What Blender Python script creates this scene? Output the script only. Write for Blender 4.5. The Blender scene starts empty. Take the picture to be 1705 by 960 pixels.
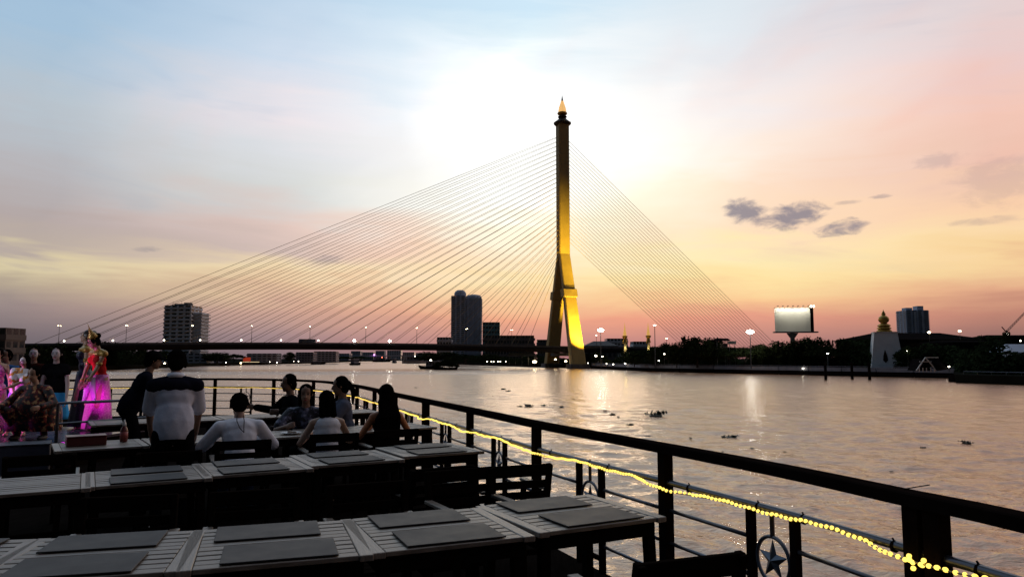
import bpy, bmesh, math, random
from mathutils import Vector, Matrix, noise as mnoise
R = math.radians
random.seed(7)
scene = bpy.context.scene
COL = scene.collection

# ---------------------------------------------------------------- camera
F_PX, HORIZON, CAM_Z = 1217.0, 596.0, 6.0
DECK = CAM_Z - 1.62
PITCH = math.atan((HORIZON - 480.0) / F_PX)
cam_data = bpy.data.cameras.new('camera')
cam_data.sensor_width = 36.0
cam_data.lens = 36.0 * F_PX / 1705.0
cam_data.clip_start = 0.05
cam_data.clip_end = 12000
cam = bpy.data.objects.new('camera', cam_data)
COL.objects.link(cam)
cam.location = (0, 0, CAM_Z)
cam.rotation_euler = (math.pi / 2 + PITCH, 0, 0)
scene.camera = cam

# ---------------------------------------------------------------- view + render
vs = scene.view_settings
vs.view_transform = 'Standard'
vs.look = 'None'
vs.exposure = 0.0
vs.gamma = 1.0
vs.use_curve_mapping = False
scene.render.engine = 'CYCLES'
cy = scene.cycles
cy.use_denoising = True
cy.max_bounces = 6
cy.diffuse_bounces = 2
cy.glossy_bounces = 3
cy.transmission_bounces = 4
cy.sample_clamp_indirect = 4.0
cy.caustics_reflective = False
cy.caustics_refractive = False

SUN_AZ, SUN_EL = R(4.0), R(2.5)      # azimuth clockwise from +Y

def lin(r, g, b):
    f = lambda c: (c / 255.0 / 12.92) if c / 255.0 <= 0.04045 else ((c / 255.0 + 0.055) / 1.055) ** 2.4
    return (f(r), f(g), f(b), 1.0)

# ---------------------------------------------------------------- world sky
world = bpy.data.worlds.new('World')
scene.world = world
world.use_nodes = True
wt = world.node_tree
for n in list(wt.nodes):
    wt.nodes.remove(n)

class NT:
    """small helper that strings shader nodes together"""
    def __init__(self, tree):
        self.t = tree
    def new(self, kind, **kw):
        n = self.t.nodes.new(kind)
        for k, v in kw.items():
            setattr(n, k, v)
        return n
    def put(self, sock, v):
        if isinstance(v, bpy.types.NodeSocket):
            self.t.links.new(v, sock)
        elif v is not None:
            sock.default_value = v
    def math(self, op, a, b=None, c=None, clamp=False):
        n = self.new('ShaderNodeMath', operation=op, use_clamp=clamp)
        for i, v in enumerate((a, b, c)):
            if v is not None:
                self.put(n.inputs[i], v)
        return n.outputs[0]
    def smooth(self, v, lo, hi, a=0.0, b=1.0):
        n = self.new('ShaderNodeMapRange', interpolation_type='SMOOTHSTEP')
        for i, x in enumerate((v, lo, hi, a, b)):
            self.put(n.inputs[i], x)
        return n.outputs[0]
    def mix(self, f, a, b, blend='MIX'):
        n = self.new('ShaderNodeMix', data_type='RGBA', blend_type=blend)
        self.put(n.inputs[0], f)
        self.put(n.inputs[6], a)
        self.put(n.inputs[7], b)
        return n.outputs[2]
    def xyz(self, x, y, z):
        n = self.new('ShaderNodeCombineXYZ')
        for i, v in enumerate((x, y, z)):
            self.put(n.inputs[i], v)
        return n.outputs[0]
    def noise(self, vec, scale, detail=4.0, rough=0.5, dist=0.0):
        n = self.new('ShaderNodeTexNoise')
        self.put(n.inputs['Vector'], vec)
        n.inputs['Scale'].default_value = scale
        n.inputs['Detail'].default_value = detail
        n.inputs['Roughness'].default_value = rough
        n.inputs['Distortion'].default_value = dist
        return n.outputs[0]
    def ramp(self, fac, stops, interp='EASE'):
        n = self.new('ShaderNodeValToRGB')
        cr = n.color_ramp
        cr.interpolation = interp
        while len(cr.elements) > 1:
            cr.elements.remove(cr.elements[-1])
        cr.elements[0].position = stops[0][0]
        cr.elements[0].color = stops[0][1]
        for p, c in stops[1:]:
            e = cr.elements.new(p)
            e.color = c
        self.put(n.inputs[0], fac)
        return n.outputs[0]

W = NT(wt)
tc = W.new('ShaderNodeTexCoord')
sep = W.new('ShaderNodeSeparateXYZ')
wt.links.new(tc.outputs['Generated'], sep.inputs[0])
dx, dy, dz = sep.outputs
azim = W.math('ARCTAN2', dx, dy)
elev = W.math('ARCSINE', dz)
DEG = math.pi / 180

# clear evening sky
nish = W.new('ShaderNodeTexSky', sky_type='NISHITA')
nish.sun_disc = False
nish.sun_elevation = SUN_EL
nish.sun_rotation = SUN_AZ
nish.altitude = 10
nish.air_density = 1.0
nish.dust_density = 2.0
nish.ozone_density = 1.5
clear = W.mix(1.0, nish.outputs[0], (0.030, 0.034, 0.046, 1), 'MULTIPLY')

# thin high overcast lit by the sun that has just gone down, on the western half of the sky
streak_v = W.xyz(W.math('MULTIPLY', azim, 2.2), W.math('ADD', W.math('MULTIPLY', elev, 13.0), W.math('MULTIPLY', azim, 0.9)), 0.0)
s1 = W.math('SUBTRACT', W.noise(streak_v, 1.6, 4, 0.55, 0.6), 0.5)
s2v = W.xyz(W.math('MULTIPLY', azim, 5.0), W.math('SUBTRACT', W.math('MULTIPLY', elev, 9.0), W.math('MULTIPLY', azim, 2.2)), 3.7)
s2 = W.math('SUBTRACT', W.noise(s2v, 0.9, 3, 0.5, 0.4), 0.5)
fine_v = W.xyz(W.math('MULTIPLY', azim, 7.0), W.math('MULTIPLY', elev, 60.0), 1.3)
s3 = W.math('SUBTRACT', W.noise(fine_v, 1.0, 3, 0.6, 0.3), 0.5)
# streaks bend the layer a little, less close to the horizon
bend = W.math('MULTIPLY', W.math('ADD', W.math('MULTIPLY', s1, 0.10), W.math('MULTIPLY', s3, 0.03)), W.smooth(elev, 0.0, 0.12))
el2 = W.math('ADD', elev, bend)
az2 = W.math('ADD', azim, W.math('MULTIPLY', s2, 0.15))
t = W.math('DIVIDE', el2, 30 * DEG, clamp=True)

def ystop(y, c):
    e = math.degrees(PITCH + math.atan((480 - y) / F_PX))
    return (max(0, min(1, e / 30.0)), lin(*c))
def column(stops):
    return W.ramp(t, [ystop(y, c) for y, c in stops], 'LINEAR')
cols = [
 (-33, column([(596, (100, 94, 104)), (560, (124, 112, 116)), (520, (152, 136, 134)), (485, (182, 166, 146)), (462, (216, 202, 166)), (440, (186, 172, 162)), (400, (180, 168, 166)), (330, (184, 182, 186)), (240, (184, 196, 206)), (120, (166, 194, 218)), (0, (160, 190, 218))])),
 (-18, column([(596, (128, 110, 116)), (560, (162, 136, 138)), (520, (204, 164, 148)), (485, (230, 196, 160)), (458, (242, 218, 178)), (420, (214, 192, 184)), (385, (228, 202, 192)), (330, (218, 220, 218)), (260, (224, 226, 230)), (210, (238, 230, 234)), (120, (208, 222, 238)), (0, (192, 214, 234))])),
 (-9, column([(596, (150, 114, 118)), (560, (190, 144, 138)), (520, (228, 172, 144)), (485, (243, 204, 166)), (455, (250, 224, 186)), (420, (248, 212, 188)), (385, (252, 226, 208)), (330, (250, 248, 240)), (250, (246, 245, 245)), (200, (244, 247, 251)), (120, (227, 240, 250)), (0, (200, 224, 242))])),
 (0, column([(596, (168, 118, 120)), (565, (208, 148, 136)), (530, (242, 172, 138)), (500, (250, 204, 158)), (470, (256, 229, 178)), (430, (262, 236, 200)), (380, (270, 260, 234)), (320, (284, 284, 276)), (200, (290, 290, 290)), (120, (268, 270, 272)), (60, (232, 247, 253)), (0, (208, 233, 249))])),
 (9, column([(596, (166, 114, 114)), (565, (204, 142, 132)), (535, (238, 162, 134)), (505, (250, 203, 152)), (470, (256, 230, 172)), (430, (260, 240, 194)), (385, (262, 246, 214)), (320, (268, 260, 238)), (240, (270, 268, 260)), (180, (258, 258, 256)), (100, (242, 247, 250)), (0, (216, 234, 246))])),
 (18, column([(596, (158, 110, 110)), (565, (194, 138, 128)), (535, (230, 158, 134)), (505, (250, 200, 148)), (470, (256, 228, 166)), (430, (257, 236, 182)), (390, (256, 224, 192)), (330, (256, 226, 200)), (270, (256, 240, 226)), (200, (248, 240, 238)), (100, (230, 236, 242)), (0, (220, 230, 238))])),
 (34, column([(596, (124, 92, 92)), (565, (152, 112, 106)), (530, (192, 134, 116)), (500, (226, 170, 136)), (460, (248, 212, 158)), (425, (252, 218, 172)), (380, (250, 208, 172)), (320, (238, 196, 178)), (250, (244, 200, 184)), (180, (236, 204, 200)), (100, (228, 210, 210)), (0, (202, 202, 214))])),
]
veil = cols[0][1]
for (a0, _), (a1, c1) in zip(cols, cols[1:]):
    f = W.new('ShaderNodeMapRange')
    for i, x in enumerate((az2, a0 * DEG, a1 * DEG, 0.0, 1.0)):
        W.put(f.inputs[i], x)
    veil = W.mix(f.outputs[0], veil, c1)
# rosy and grey wisps
pink = W.smooth(s2, 0.02, 0.22, 0.0, 0.30)
veil = W.mix(W.math('MULTIPLY', pink, W.smooth(elev, 0.07, 0.2)), veil, W.mix(1.0, veil, (1.06, 0.87, 0.83, 1), 'MULTIPLY'))
grey = W.smooth(s1, 0.05, 0.28, 0.0, 0.5)
veil = W.mix(W.math('MULTIPLY', grey, W.smooth(W.math('ABSOLUTE', W.math('SUBTRACT', azim, 0.03)), 0.12, 0.4)), veil, W.mix(1.0, veil, (0.80, 0.82, 0.87, 1), 'MULTIPLY'))
# small dark clouds
def pix_dir(px, py):
    u, v = (px - 852.5) / F_PX, (480 - py) / F_PX
    d = Vector((u, math.cos(PITCH) - v * math.sin(PITCH), math.sin(PITCH) + v * math.cos(PITCH))).normalized()
    return math.atan2(d.x, d.y), math.asin(d.z)
cn_v = W.xyz(W.math('MULTIPLY', azim, 34.0), W.math('MULTIPLY', elev, 80.0), 5.1)
cn = W.math('SUBTRACT', W.noise(cn_v, 1.0, 5, 0.62, 0.5), 0.5)
cmask = None
for px, py, rx, ry, tilt, k in ((1240, 352, 40, 23, 0.1, 1.0), (1318, 360, 60, 22, -0.12, 1.0), (1400, 380, 40, 15, -0.12, 1.0), (1285, 366, 50, 14, 0, 0.9), (1468, 327, 18, 4, 0, 0.55), (1412, 337, 24, 4, 0, 0.4),
                                (1560, 268, 40, 14, 0, 0.3), (245, 415, 24, 6, 0, 0.5), (545, 432, 34, 9, -0.1, 0.45), (1668, 300, 70, 40, 0, 0.25), (1640, 368, 50, 7, 0, 0.35)):
    a, e = pix_dir(px, py)
    da = W.math('DIVIDE', W.math('SUBTRACT', azim, a), rx / F_PX * 1.0)
    de0 = W.math('SUBTRACT', elev, e)
    de = W.math('DIVIDE', W.math('ADD', de0, W.math('MULTIPLY', W.math('SUBTRACT', azim, a), tilt)), ry / F_PX)
    r2 = W.math('ADD', W.math('MULTIPLY', da, da), W.math('MULTIPLY', de, de))
    m = W.smooth(W.math('ADD', W.math('SUBTRACT', 1.05, r2), W.math('MULTIPLY', cn, 2.6)), 0.0, 1.1, 0.0, 0.95 * k)
    cmask = m if cmask is None else W.math('MAXIMUM', cmask, m)
veil = W.mix(cmask, veil, W.mix(0.15, lin(118, 118, 138), veil))
# the lit veil thins out with the angle from the sunset
sdot = W.math('ADD', W.math('MULTIPLY', dx, math.sin(SUN_AZ) * math.cos(SUN_EL)), W.math('ADD', W.math('MULTIPLY', dy, math.cos(SUN_AZ) * math.cos(SUN_EL)), W.math('MULTIPLY', dz, math.sin(SUN_EL))))
sky = W.mix(W.smooth(sdot, math.cos(R(122)), math.cos(R(46)), 0.0, 1.0), clear, veil)
bg = W.new('ShaderNodeBackground')
bg.inputs['Strength'].default_value = 1.0
wt.links.new(sky, bg.inputs['Color'])
wo = W.new('ShaderNodeOutputWorld')
wt.links.new(bg.outputs[0], wo.inputs['Surface'])

# ---------------------------------------------------------------- low sun, already in the haze
sd = bpy.data.lights.new('sun', 'SUN')
sd.energy = 0.12
sd.angle = R(14)
sd.color = (1.0, 0.72, 0.48)
sun = bpy.data.objects.new('sun', sd)
COL.objects.link(sun)
sun.rotation_euler = Vector((-math.sin(SUN_AZ) * math.cos(SUN_EL), -math.cos(SUN_AZ) * math.cos(SUN_EL), -math.sin(SUN_EL))).to_track_quat('-Z', 'Y').to_euler()

# ---------------------------------------------------------------- helpers
def ray(px, py):
    u, v = (px - 852.5) / F_PX, (480 - py) / F_PX
    return Vector((u, math.cos(PITCH) - v * math.sin(PITCH), math.sin(PITCH) + v * math.cos(PITCH)))
def at(px, py, z):
    d = ray(px, py)
    k = (z - CAM_Z) / d.z
    return Vector((d.x * k, d.y * k, z))
def pt(px, py, Y):
    d = ray(px, py)
    k = Y / d.y
    return Vector((d.x * k, Y, CAM_Z + d.z * k))

def link(o, parent=None):
    COL.objects.link(o)
    if parent:
        o.parent = parent
    return o
def tag(o, label=None, cat=None, group=None, kind=None):
    if label: o['label'] = label
    if cat: o['category'] = cat
    if group: o['group'] = group
    if kind: o['kind'] = kind
    return o
def empty(name, loc=(0, 0, 0), rz=0.0, parent=None):
    o = bpy.data.objects.new(name, None)
    o.empty_display_size = 0.1
    o.location = loc
    o.rotation_euler = (0, 0, rz)
    return link(o, parent)
def copy_tree(o, parent=None):
    c = o.copy()
    COL.objects.link(c)
    c.parent = parent
    for ch in list(o.children):
        copy_tree(ch, c)
    return c

class MB:
    """collects simple solids into one mesh"""
    def __init__(self):
        self.v, self.f, self.m = [], [], []
    def add(self, vs, fs, mi=0):
        o = len(self.v)
        self.v += [tuple(p) for p in vs]
        self.f += [tuple(i + o for i in f) for f in fs]
        self.m += [mi] * len(fs)
        return self
    def box(self, c, s, rz=0.0, mi=0, M=None):
        hx, hy, hz = s[0] / 2, s[1] / 2, s[2] / 2
        ca, sa = math.cos(rz), math.sin(rz)
        vs = []
        for z in (-hz, hz):
            for x, y in ((-hx, -hy), (hx, -hy), (hx, hy), (-hx, hy)):
                p = Vector((c[0] + x * ca - y * sa, c[1] + x * sa + y * ca, c[2] + z))
                vs.append(M @ p if M else p)
        return self.add(vs, [(3, 2, 1, 0), (4, 5, 6, 7), (0, 1, 5, 4), (1, 2, 6, 5), (2, 3, 7, 6), (3, 0, 4, 7)], mi)
    def bar(self, a, b, w, h, mi=0, up=(0, 0, 1), w2=None, h2=None):
        """box beam from a to b; w across, h along up"""
        a, b, up = Vector(a), Vector(b), Vector(up)
        d = (b - a).normalized()
        sx = d.cross(up)
        if sx.length < 1e-4:
            sx = d.cross(Vector((0, 1, 0)))
        sx.normalize()
        uz = sx.cross(d).normalized()
        vs = []
        for p, ww, hh in ((a, w, h), (b, w2 or w, h2 or h)):
            for x, y in ((-1, -1), (1, -1), (1, 1), (-1, 1)):
                vs.append(p + sx * x * ww / 2 + uz * y * hh / 2)
        return self.add(vs, [(0, 1, 2, 3), (7, 6, 5, 4), (0, 4, 5, 1), (1, 5, 6, 2), (2, 6, 7, 3), (3, 7, 4, 0)], mi)
    def tube(self, pts, rads, n=8, mi=0, caps=True):
        pts = [Vector(p) for p in pts]
        if not isinstance(rads, (list, tuple)):
            rads = [rads] * len(pts)
        o = len(self.v)
        prev = None
        for i, p in enumerate(pts):
            d = (pts[min(i + 1, len(pts) - 1)] - pts[max(i - 1, 0)]).normalized()
            if prev is None:
                ref = Vector((0, 0, 1)) if abs(d.z) < 0.9 else Vector((1, 0, 0))
                sx = d.cross(ref).normalized()
            else:
                sx = (prev - d * prev.dot(d)).normalized()
            prev = sx
            uy = d.cross(sx)
            for k in range(n):
                a = 2 * math.pi * k / n
                self.v.append(tuple(p + (sx * math.cos(a) + uy * math.sin(a)) * rads[i]))
        for i in range(len(pts) - 1):
            for k in range(n):
                k2 = (k + 1) % n
                self.f.append((o + i * n + k, o + i * n + k2, o + (i + 1) * n + k2, o + (i + 1) * n + k))
                self.m.append(mi)
        if caps:
            self.f.append(tuple(o + k for k in reversed(range(n))))
            self.f.append(tuple(o + (len(pts) - 1) * n + k for k in range(n)))
            self.m += [mi, mi]
        return self
    def lathe(self, prof, c=(0, 0, 0), n=16, mi=0, sx=1.0, sy=1.0, rot=0.0):
        o = len(self.v)
        for r, z in prof:
            for k in range(n):
                a = 2 * math.pi * k / n + rot
                self.v.append((c[0] + math.cos(a) * r * sx, c[1] + math.sin(a) * r * sy, c[2] + z))
        for i in range(len(prof) - 1):
            for k in range(n):
                k2 = (k + 1) % n
                self.f.append((o + i * n + k, o + i * n + k2, o + (i + 1) * n + k2, o + (i + 1) * n + k))
                self.m.append(mi)
        self.f.append(tuple(o + k for k in reversed(range(n))))
        self.f.append(tuple(o + (len(prof) - 1) * n + k for k in range(n)))
        self.m += [mi, mi]
        return self
    def ball(self, c, r, n=8, mi=0, s=(1, 1, 1)):
        prof = [(max(1e-4, math.sin(math.pi * i / n)) * r, -math.cos(math.pi * i / n) * r * s[2]) for i in range(n + 1)]
        return self.lathe(prof, c, max(6, n), mi, s[0], s[1])
    def prism(self, poly, z0, z1, mi=0):
        n = len(poly)
        vs = [(p[0], p[1], z0) for p in poly] + [(p[0], p[1], z1) for p in poly]
        fs = [tuple(reversed(range(n))), tuple(range(n, 2 * n))]
        for i in range(n):
            j = (i + 1) % n
            fs.append((i, j, n + j, n + i))
        return self.add(vs, fs, mi)
    def hull(self, sections, mi=0):
        """loft through lists of equally many points"""
        n = len(sections[0])
        vs = [p for s in sections for p in s]
        fs = []
        for i in range(len(sections) - 1):
            for k in range(n):
                k2 = (k + 1) % n
                fs.append((i * n + k, i * n + k2, (i + 1) * n + k2, (i + 1) * n + k))
        fs.append(tuple(reversed(range(n))))
        fs.append(tuple((len(sections) - 1) * n + k for k in range(n)))
        return self.add(vs, fs, mi)
    def build(self, name, mats, parent=None, smooth=False, bevel=0.0):
        me = bpy.data.meshes.new(name)
        me.from_pydata(self.v, [], self.f)
        if not isinstance(mats, (list, tuple)):
            mats = [mats]
        for m in mats:
            me.materials.append(m)
        me.polygons.foreach_set('material_index', self.m)
        if smooth:
            me.polygons.foreach_set('use_smooth', [True] * len(me.polygons))
        bm = bmesh.new()
        bm.from_mesh(me)
        bmesh.ops.recalc_face_normals(bm, faces=bm.faces)
        if bevel:
            bmesh.ops.bevel(bm, geom=bm.edges[:], offset=bevel, segments=1, affect='EDGES', clamp_overlap=True)
        bm.to_mesh(me)
        bm.free()
        return link(bpy.data.objects.new(name, me), parent)

# ---------------------------------------------------------------- materials
def mat(name, col, rough=0.6, metal=0.0, var=0.25, scale=4.0, bump=0.0, spec=0.5, stretch=(1, 1, 1), emit=None, estr=0.0, coat=0.0, detail=5.0):
    m = bpy.data.materials.new(name)
    m.use_nodes = True
    N = NT(m.node_tree)
    b = m.node_tree.nodes['Principled BSDF']
    b.inputs['Roughness'].default_value = rough
    b.inputs['Metallic'].default_value = metal
    b.inputs['Specular IOR Level'].default_value = spec
    b.inputs['Coat Weight'].default_value = coat
    c = tuple(col[:3]) + (1.0,)
    tcn = N.new('ShaderNodeTexCoord')
    mp = N.new('ShaderNodeMapping')
    mp.inputs['Scale'].default_value = stretch
    m.node_tree.links.new(tcn.outputs['Object'], mp.inputs[0])
    nz = N.noise(mp.outputs[0], scale, detail, 0.6)
    if var:
        hi = tuple(min(1, x * (1 + var)) for x in c[:3]) + (1,)
        lo = tuple(x * (1 - var) for x in c[:3]) + (1,)
        colr = N.ramp(nz, [(0.3, lo), (0.7, hi)], 'LINEAR')
        m.node_tree.links.new(colr, b.inputs['Base Color'])
        rr = N.math('ADD', N.math('MULTIPLY', N.math('SUBTRACT', nz, 0.5), 0.35), rough, clamp=True)
        m.node_tree.links.new(rr, b.inputs['Roughness'])
    else:
        b.inputs['Base Color'].default_value = c
    if bump:
        bn = N.new('ShaderNodeBump')
        bn.inputs['Strength'].default_value = bump
        bn.inputs['Distance'].default_value = 0.02
        m.node_tree.links.new(nz, bn.inputs['Height'])
        m.node_tree.links.new(bn.outputs[0], b.inputs['Normal'])
    if emit:
        b.inputs['Emission Color'].default_value = tuple(emit[:3]) + (1.0,)
        b.inputs['Emission Strength'].default_value = estr
    return m
# ================================================================ river
import numpy as np
def water_material():
    m = bpy.data.materials.new('river_water')
    m.use_nodes = True
    N = NT(m.node_tree)
    L = m.node_tree.links
    b = m.node_tree.nodes['Principled BSDF']
    b.inputs['Base Color'].default_value = (0.46, 0.205, 0.09, 1)     # silty river
    b.inputs['Specular Tint'].default_value = (1.0, 0.83, 0.69, 1)
    b.inputs['IOR'].default_value = 2.6
    at_ = N.new('ShaderNodeAttribute', attribute_name='chop')
    L.new(at_.outputs['Fac'], b.inputs['Roughness'])
    geo = N.new('ShaderNodeNewGeometry')
    sp = N.new('ShaderNodeSeparateXYZ')
    L.new(geo.outputs['Position'], sp.inputs[0])
    fine = N.noise(N.xyz(N.math('MULTIPLY', sp.outputs[0], 3.0), N.math('MULTIPLY', sp.outputs[1], 5.0), 0.0), 1.0, 3.0, 0.55, 0.5)
    mid_ = N.noise(N.xyz(N.math('MULTIPLY', sp.outputs[0], 0.55), N.math('MULTIPLY', sp.outputs[1], 1.25), 4.0), 1.0, 4.0, 0.6, 0.6)
    bn = N.new('ShaderNodeBump')
    bn.inputs['Distance'].default_value = 1.0
    bn.inputs['Strength'].default_value = 1.0
    L.new(N.math('ADD', N.math('MULTIPLY', mid_, 0.15), N.math('MULTIPLY', fine, 0.038)), bn.inputs['Height'])
    L.new(bn.outputs[0], b.inputs['Normal'])
    return m
SIGMA = 0.115                                   # rms slope of the chop
def river_mesh():
    """wind chop as real geometry: a fan of rings that widen away from the boat, over a flat sheet to the horizon"""
    ds = [4.0]
    while ds[-1] < 1300:
        ds.append(ds[-1] + (1.3 if 284 < ds[-1] < 352 else max(0.13, ds[-1] ** 2 * 0.00009)))
    ds = np.array(ds)
    na = 820
    az = np.radians(np.linspace(-47, 47, na))
    D, A = np.meshgrid(ds, az, indexing='ij')
    X, Y = D * np.sin(A), D * np.cos(A)
    gap = np.maximum(0.13, D ** 2 * 0.00009)
    rng = np.random.default_rng(5)
    Z = np.zeros_like(X)
    nw = 54
    lost = np.zeros_like(X)
    per = SIGMA / math.sqrt(nw)
    # slow patches of calmer and rougher water
    patch = 0.95 + 0.30 * np.sin(X * 0.021 + 1.3 + 0.8 * np.sin(Y * 0.03)) * np.sin(Y * 0.045 + 0.7 * np.sin(X * 0.017)) + 0.15 * np.sin(X * 0.11 + Y * 0.07)
    for i in range(nw):
        lam = 0.40 * (7.0 / 0.40) ** ((i + rng.random()) / nw)
        k = 2 * math.pi / lam
        th = math.radians(rng.normal(75, 42))
        ph = rng.random() * 6.283
        a = per * math.sqrt(2) / k
        keep = np.clip((lam / gap - 1.6) / 1.6, 0, 1)
        arg = k * (X * math.cos(th) + Y * math.sin(th)) + ph
        arg += 0.6 * np.sin(0.31 * k * (X * math.sin(th) - Y * math.cos(th)) + ph * 2.1)
        s_ = np.sin(arg)
        Z += a * keep * (s_ + 0.28 * np.cos(2 * arg)) * patch
        lost += per ** 2 * (1 - keep ** 2)
    # a long low wake rolls across the river
    Z += 0.55 * np.exp(-((Y - 292 - 0.05 * X - 2.5 * np.sin(X * 0.03)) / 1.7) ** 2) * np.clip((30 - X) / 40, 0, 1) * np.clip((X + 230) / 40, 0, 1)
    rough = np.sqrt(np.clip(1.41 * np.sqrt(lost) * 0.27, 0.004, 1)).ravel()
    nr = len(ds)
    V = np.stack([X, Y, Z], -1).reshape(-1, 3)
    idx = np.arange(nr * na).reshape(nr, na)
    Q = np.stack([idx[:-1, :-1], idx[:-1, 1:], idx[1:, 1:], idx[1:, :-1]], -1).reshape(-1, 4)[:, ::-1]
    sheet = np.array([(-4500, -600, -.6), (4500, -600, -.6), (4500, 6500, -.6), (-4500, 6500, -.6)], float)
    n0 = len(V)
    V = np.concatenate([V, sheet])
    Q = np.concatenate([Q, np.array([[n0, n0 + 1, n0 + 2, n0 + 3]])])
    rough = np.concatenate([rough, np.full(4, 0.3)])
    me = bpy.data.meshes.new('river')
    me.vertices.add(len(V)); me.vertices.foreach_set('co', V.ravel().astype(np.float32))
    me.loops.add(Q.size); me.loops.foreach_set('vertex_index', Q.ravel().astype(np.int32))
    me.polygons.add(len(Q)); me.polygons.foreach_set('loop_start', np.arange(0, Q.size, 4, dtype=np.int32))
    me.update(calc_edges=True)
    at_ = me.attributes.new('chop', 'FLOAT', 'POINT')
    at_.data.foreach_set('value', rough.astype(np.float32))
    me.polygons.foreach_set('use_smooth', np.ones(len(Q), dtype=bool))
    me.materials.append(water_material())
    return me
river = tag(link(bpy.data.objects.new('river', river_mesh())), kind='structure')

# ================================================================ far materials
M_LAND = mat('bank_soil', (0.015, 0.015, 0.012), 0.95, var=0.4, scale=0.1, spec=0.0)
M_CONC = mat('concrete', (0.30, 0.29, 0.27), 0.85, var=0.2, scale=0.4)
M_CONC_D = mat('concrete_weathered', (0.10, 0.10, 0.105), 0.85, var=0.3, scale=0.3, spec=0.1)
M_DECK = mat('bridge_deck_paint', (0.03, 0.03, 0.034), 0.8, var=0.2, scale=0.2, spec=0.0)
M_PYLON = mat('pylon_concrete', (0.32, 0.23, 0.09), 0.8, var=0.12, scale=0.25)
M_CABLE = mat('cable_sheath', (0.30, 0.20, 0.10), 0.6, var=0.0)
M_GOLD = mat('gold_leaf', (0.45, 0.27, 0.06), 0.45, metal=0.8, var=0.15, scale=1.0)
M_WHITE = mat('white_render', (0.72, 0.72, 0.72), 0.85, var=0.08, scale=0.3)
M_WHITE_D = mat('grey_render', (0.62, 0.63, 0.66), 0.85, var=0.15, scale=0.3)
M_GLASS = mat('dark_glass', (0.02, 0.03, 0.04), 0.15, var=0.2, scale=0.2)
M_ROOF = mat('dark_roof_tiles', (0.012, 0.010, 0.010), 0.95, var=0.3, scale=1.0, spec=0.0)
M_STEEL = mat('painted_steel', (0.08, 0.085, 0.09), 0.5, var=0.15)
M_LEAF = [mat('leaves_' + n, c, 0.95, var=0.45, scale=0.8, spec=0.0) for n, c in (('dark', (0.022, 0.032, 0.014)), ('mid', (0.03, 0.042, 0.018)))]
M_BARK = mat('bark', (0.04, 0.032, 0.025), 0.9, var=0.3, scale=3)
def glow(name, c, s):
    return mat(name, c, 0.5, var=0.0, emit=c, estr=s)
M_LAMP_W = glow('lamp_white', (1.0, 0.93, 0.80), 60)
M_LAMP_WW = glow('lamp_warm', (1.0, 0.78, 0.45), 18)
M_LAMP_S = glow('lamp_small', (1.0, 0.90, 0.72), 14)
M_LAMP_R = glow('lamp_red', (1.0, 0.16, 0.08), 8)

# ================================================================ banks
def bank(name, pts, far):
    """waterline through image points (px, py), land runs back to `far`"""
    mbk = MB()
    line = [at(px, py, 0) for px, py in pts]
    poly = [(p.x, p.y) for p in line] + far
    mbk.prism(poly, -1.0, 2.0)
    return tag(mbk.build(name, M_LAND), kind='structure')
RB = [(2250, 648), (1705, 641), (1592, 637), (1588, 629.5), (1400, 625.5), (1250, 622), (1080, 618), (985, 613), (905, 611.2), (800, 608.0), (745, 605.4), (690, 602.4), (672, 600.6)]
LB = [(-600, 634), (0, 619), (180, 615.5), (300, 611.5), (330, 609.4), (430, 606.8), (520, 604.6), (560, 603.2), (610, 601.0), (640, 600.2)]
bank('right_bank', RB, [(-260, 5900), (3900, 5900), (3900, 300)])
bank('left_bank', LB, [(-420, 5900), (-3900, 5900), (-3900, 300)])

# ================================================================ bridge
PY = 460.0
base = pt(939, 600, PY)
PX = base.x
AX = R(15)
ax_u = Vector((-math.cos(AX), -math.sin(AX), 0))     # towards the far left bank
ax_p = Vector((math.sin(AX), -math.cos(AX), 0))      # across the deck, towards the boat
P0 = Vector((PX, PY, 0))
def zpx(py, Y=PY):
    return pt(939, py, Y).z
bridge = empty('cable_stayed_bridge', (0, 0, 0))
tag(bridge, 'long cable-stayed bridge with one tall golden pylon crossing the river', 'bridge')
def deck_z(d):
    return 13.6 - ((d - 150) / 150.0) ** 2 * 1.4 if d > 0 else 12.2 + d * 0.004
# deck girder, slab and parapets in runs
def deck_run(d0, d1, step, name_suffix=''):
    g = MB()
    par = {-1: MB(), 1: MB()}
    secs, n = [], max(2, int(abs(d1 - d0) / step))
    for i in range(n + 1):
        d = d0 + (d1 - d0) * i / n
        c, z = P0 + ax_u * d, deck_z(d)
        w = 14.5
        prof = [(-w, 0), (-w, -0.9), (-w + 1.5, -2.6), (w - 1.5, -2.6), (w, -0.9), (w, 0)]
        secs.append([c + ax_p * a + Vector((0, 0, z + b)) for a, b in prof])
        for s in (-1, 1):
            par[s].v += [tuple(c + ax_p * (s * (w - 0.3 + k)) + Vector((0, 0, z + h))) for k, h in ((-0.15, 0.003), (0.15, 0.003), (0.15, 1.05), (-0.15, 1.05))]
    g.hull(secs)
    g.build('deck_girder', M_DECK, bridge)
    for s in (-1, 1):
        m2 = par[s]
        for i in range(n):
            for k in range(4):
                k2 = (k + 1) % 4
                m2.f.append((i * 4 + k, i * 4 + k2, (i + 1) * 4 + k2, (i + 1) * 4 + k))
                m2.m.append(0)
        m2.build('parapet', M_CONC_D, bridge)
deck_run(-330, 420, 25)
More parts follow.
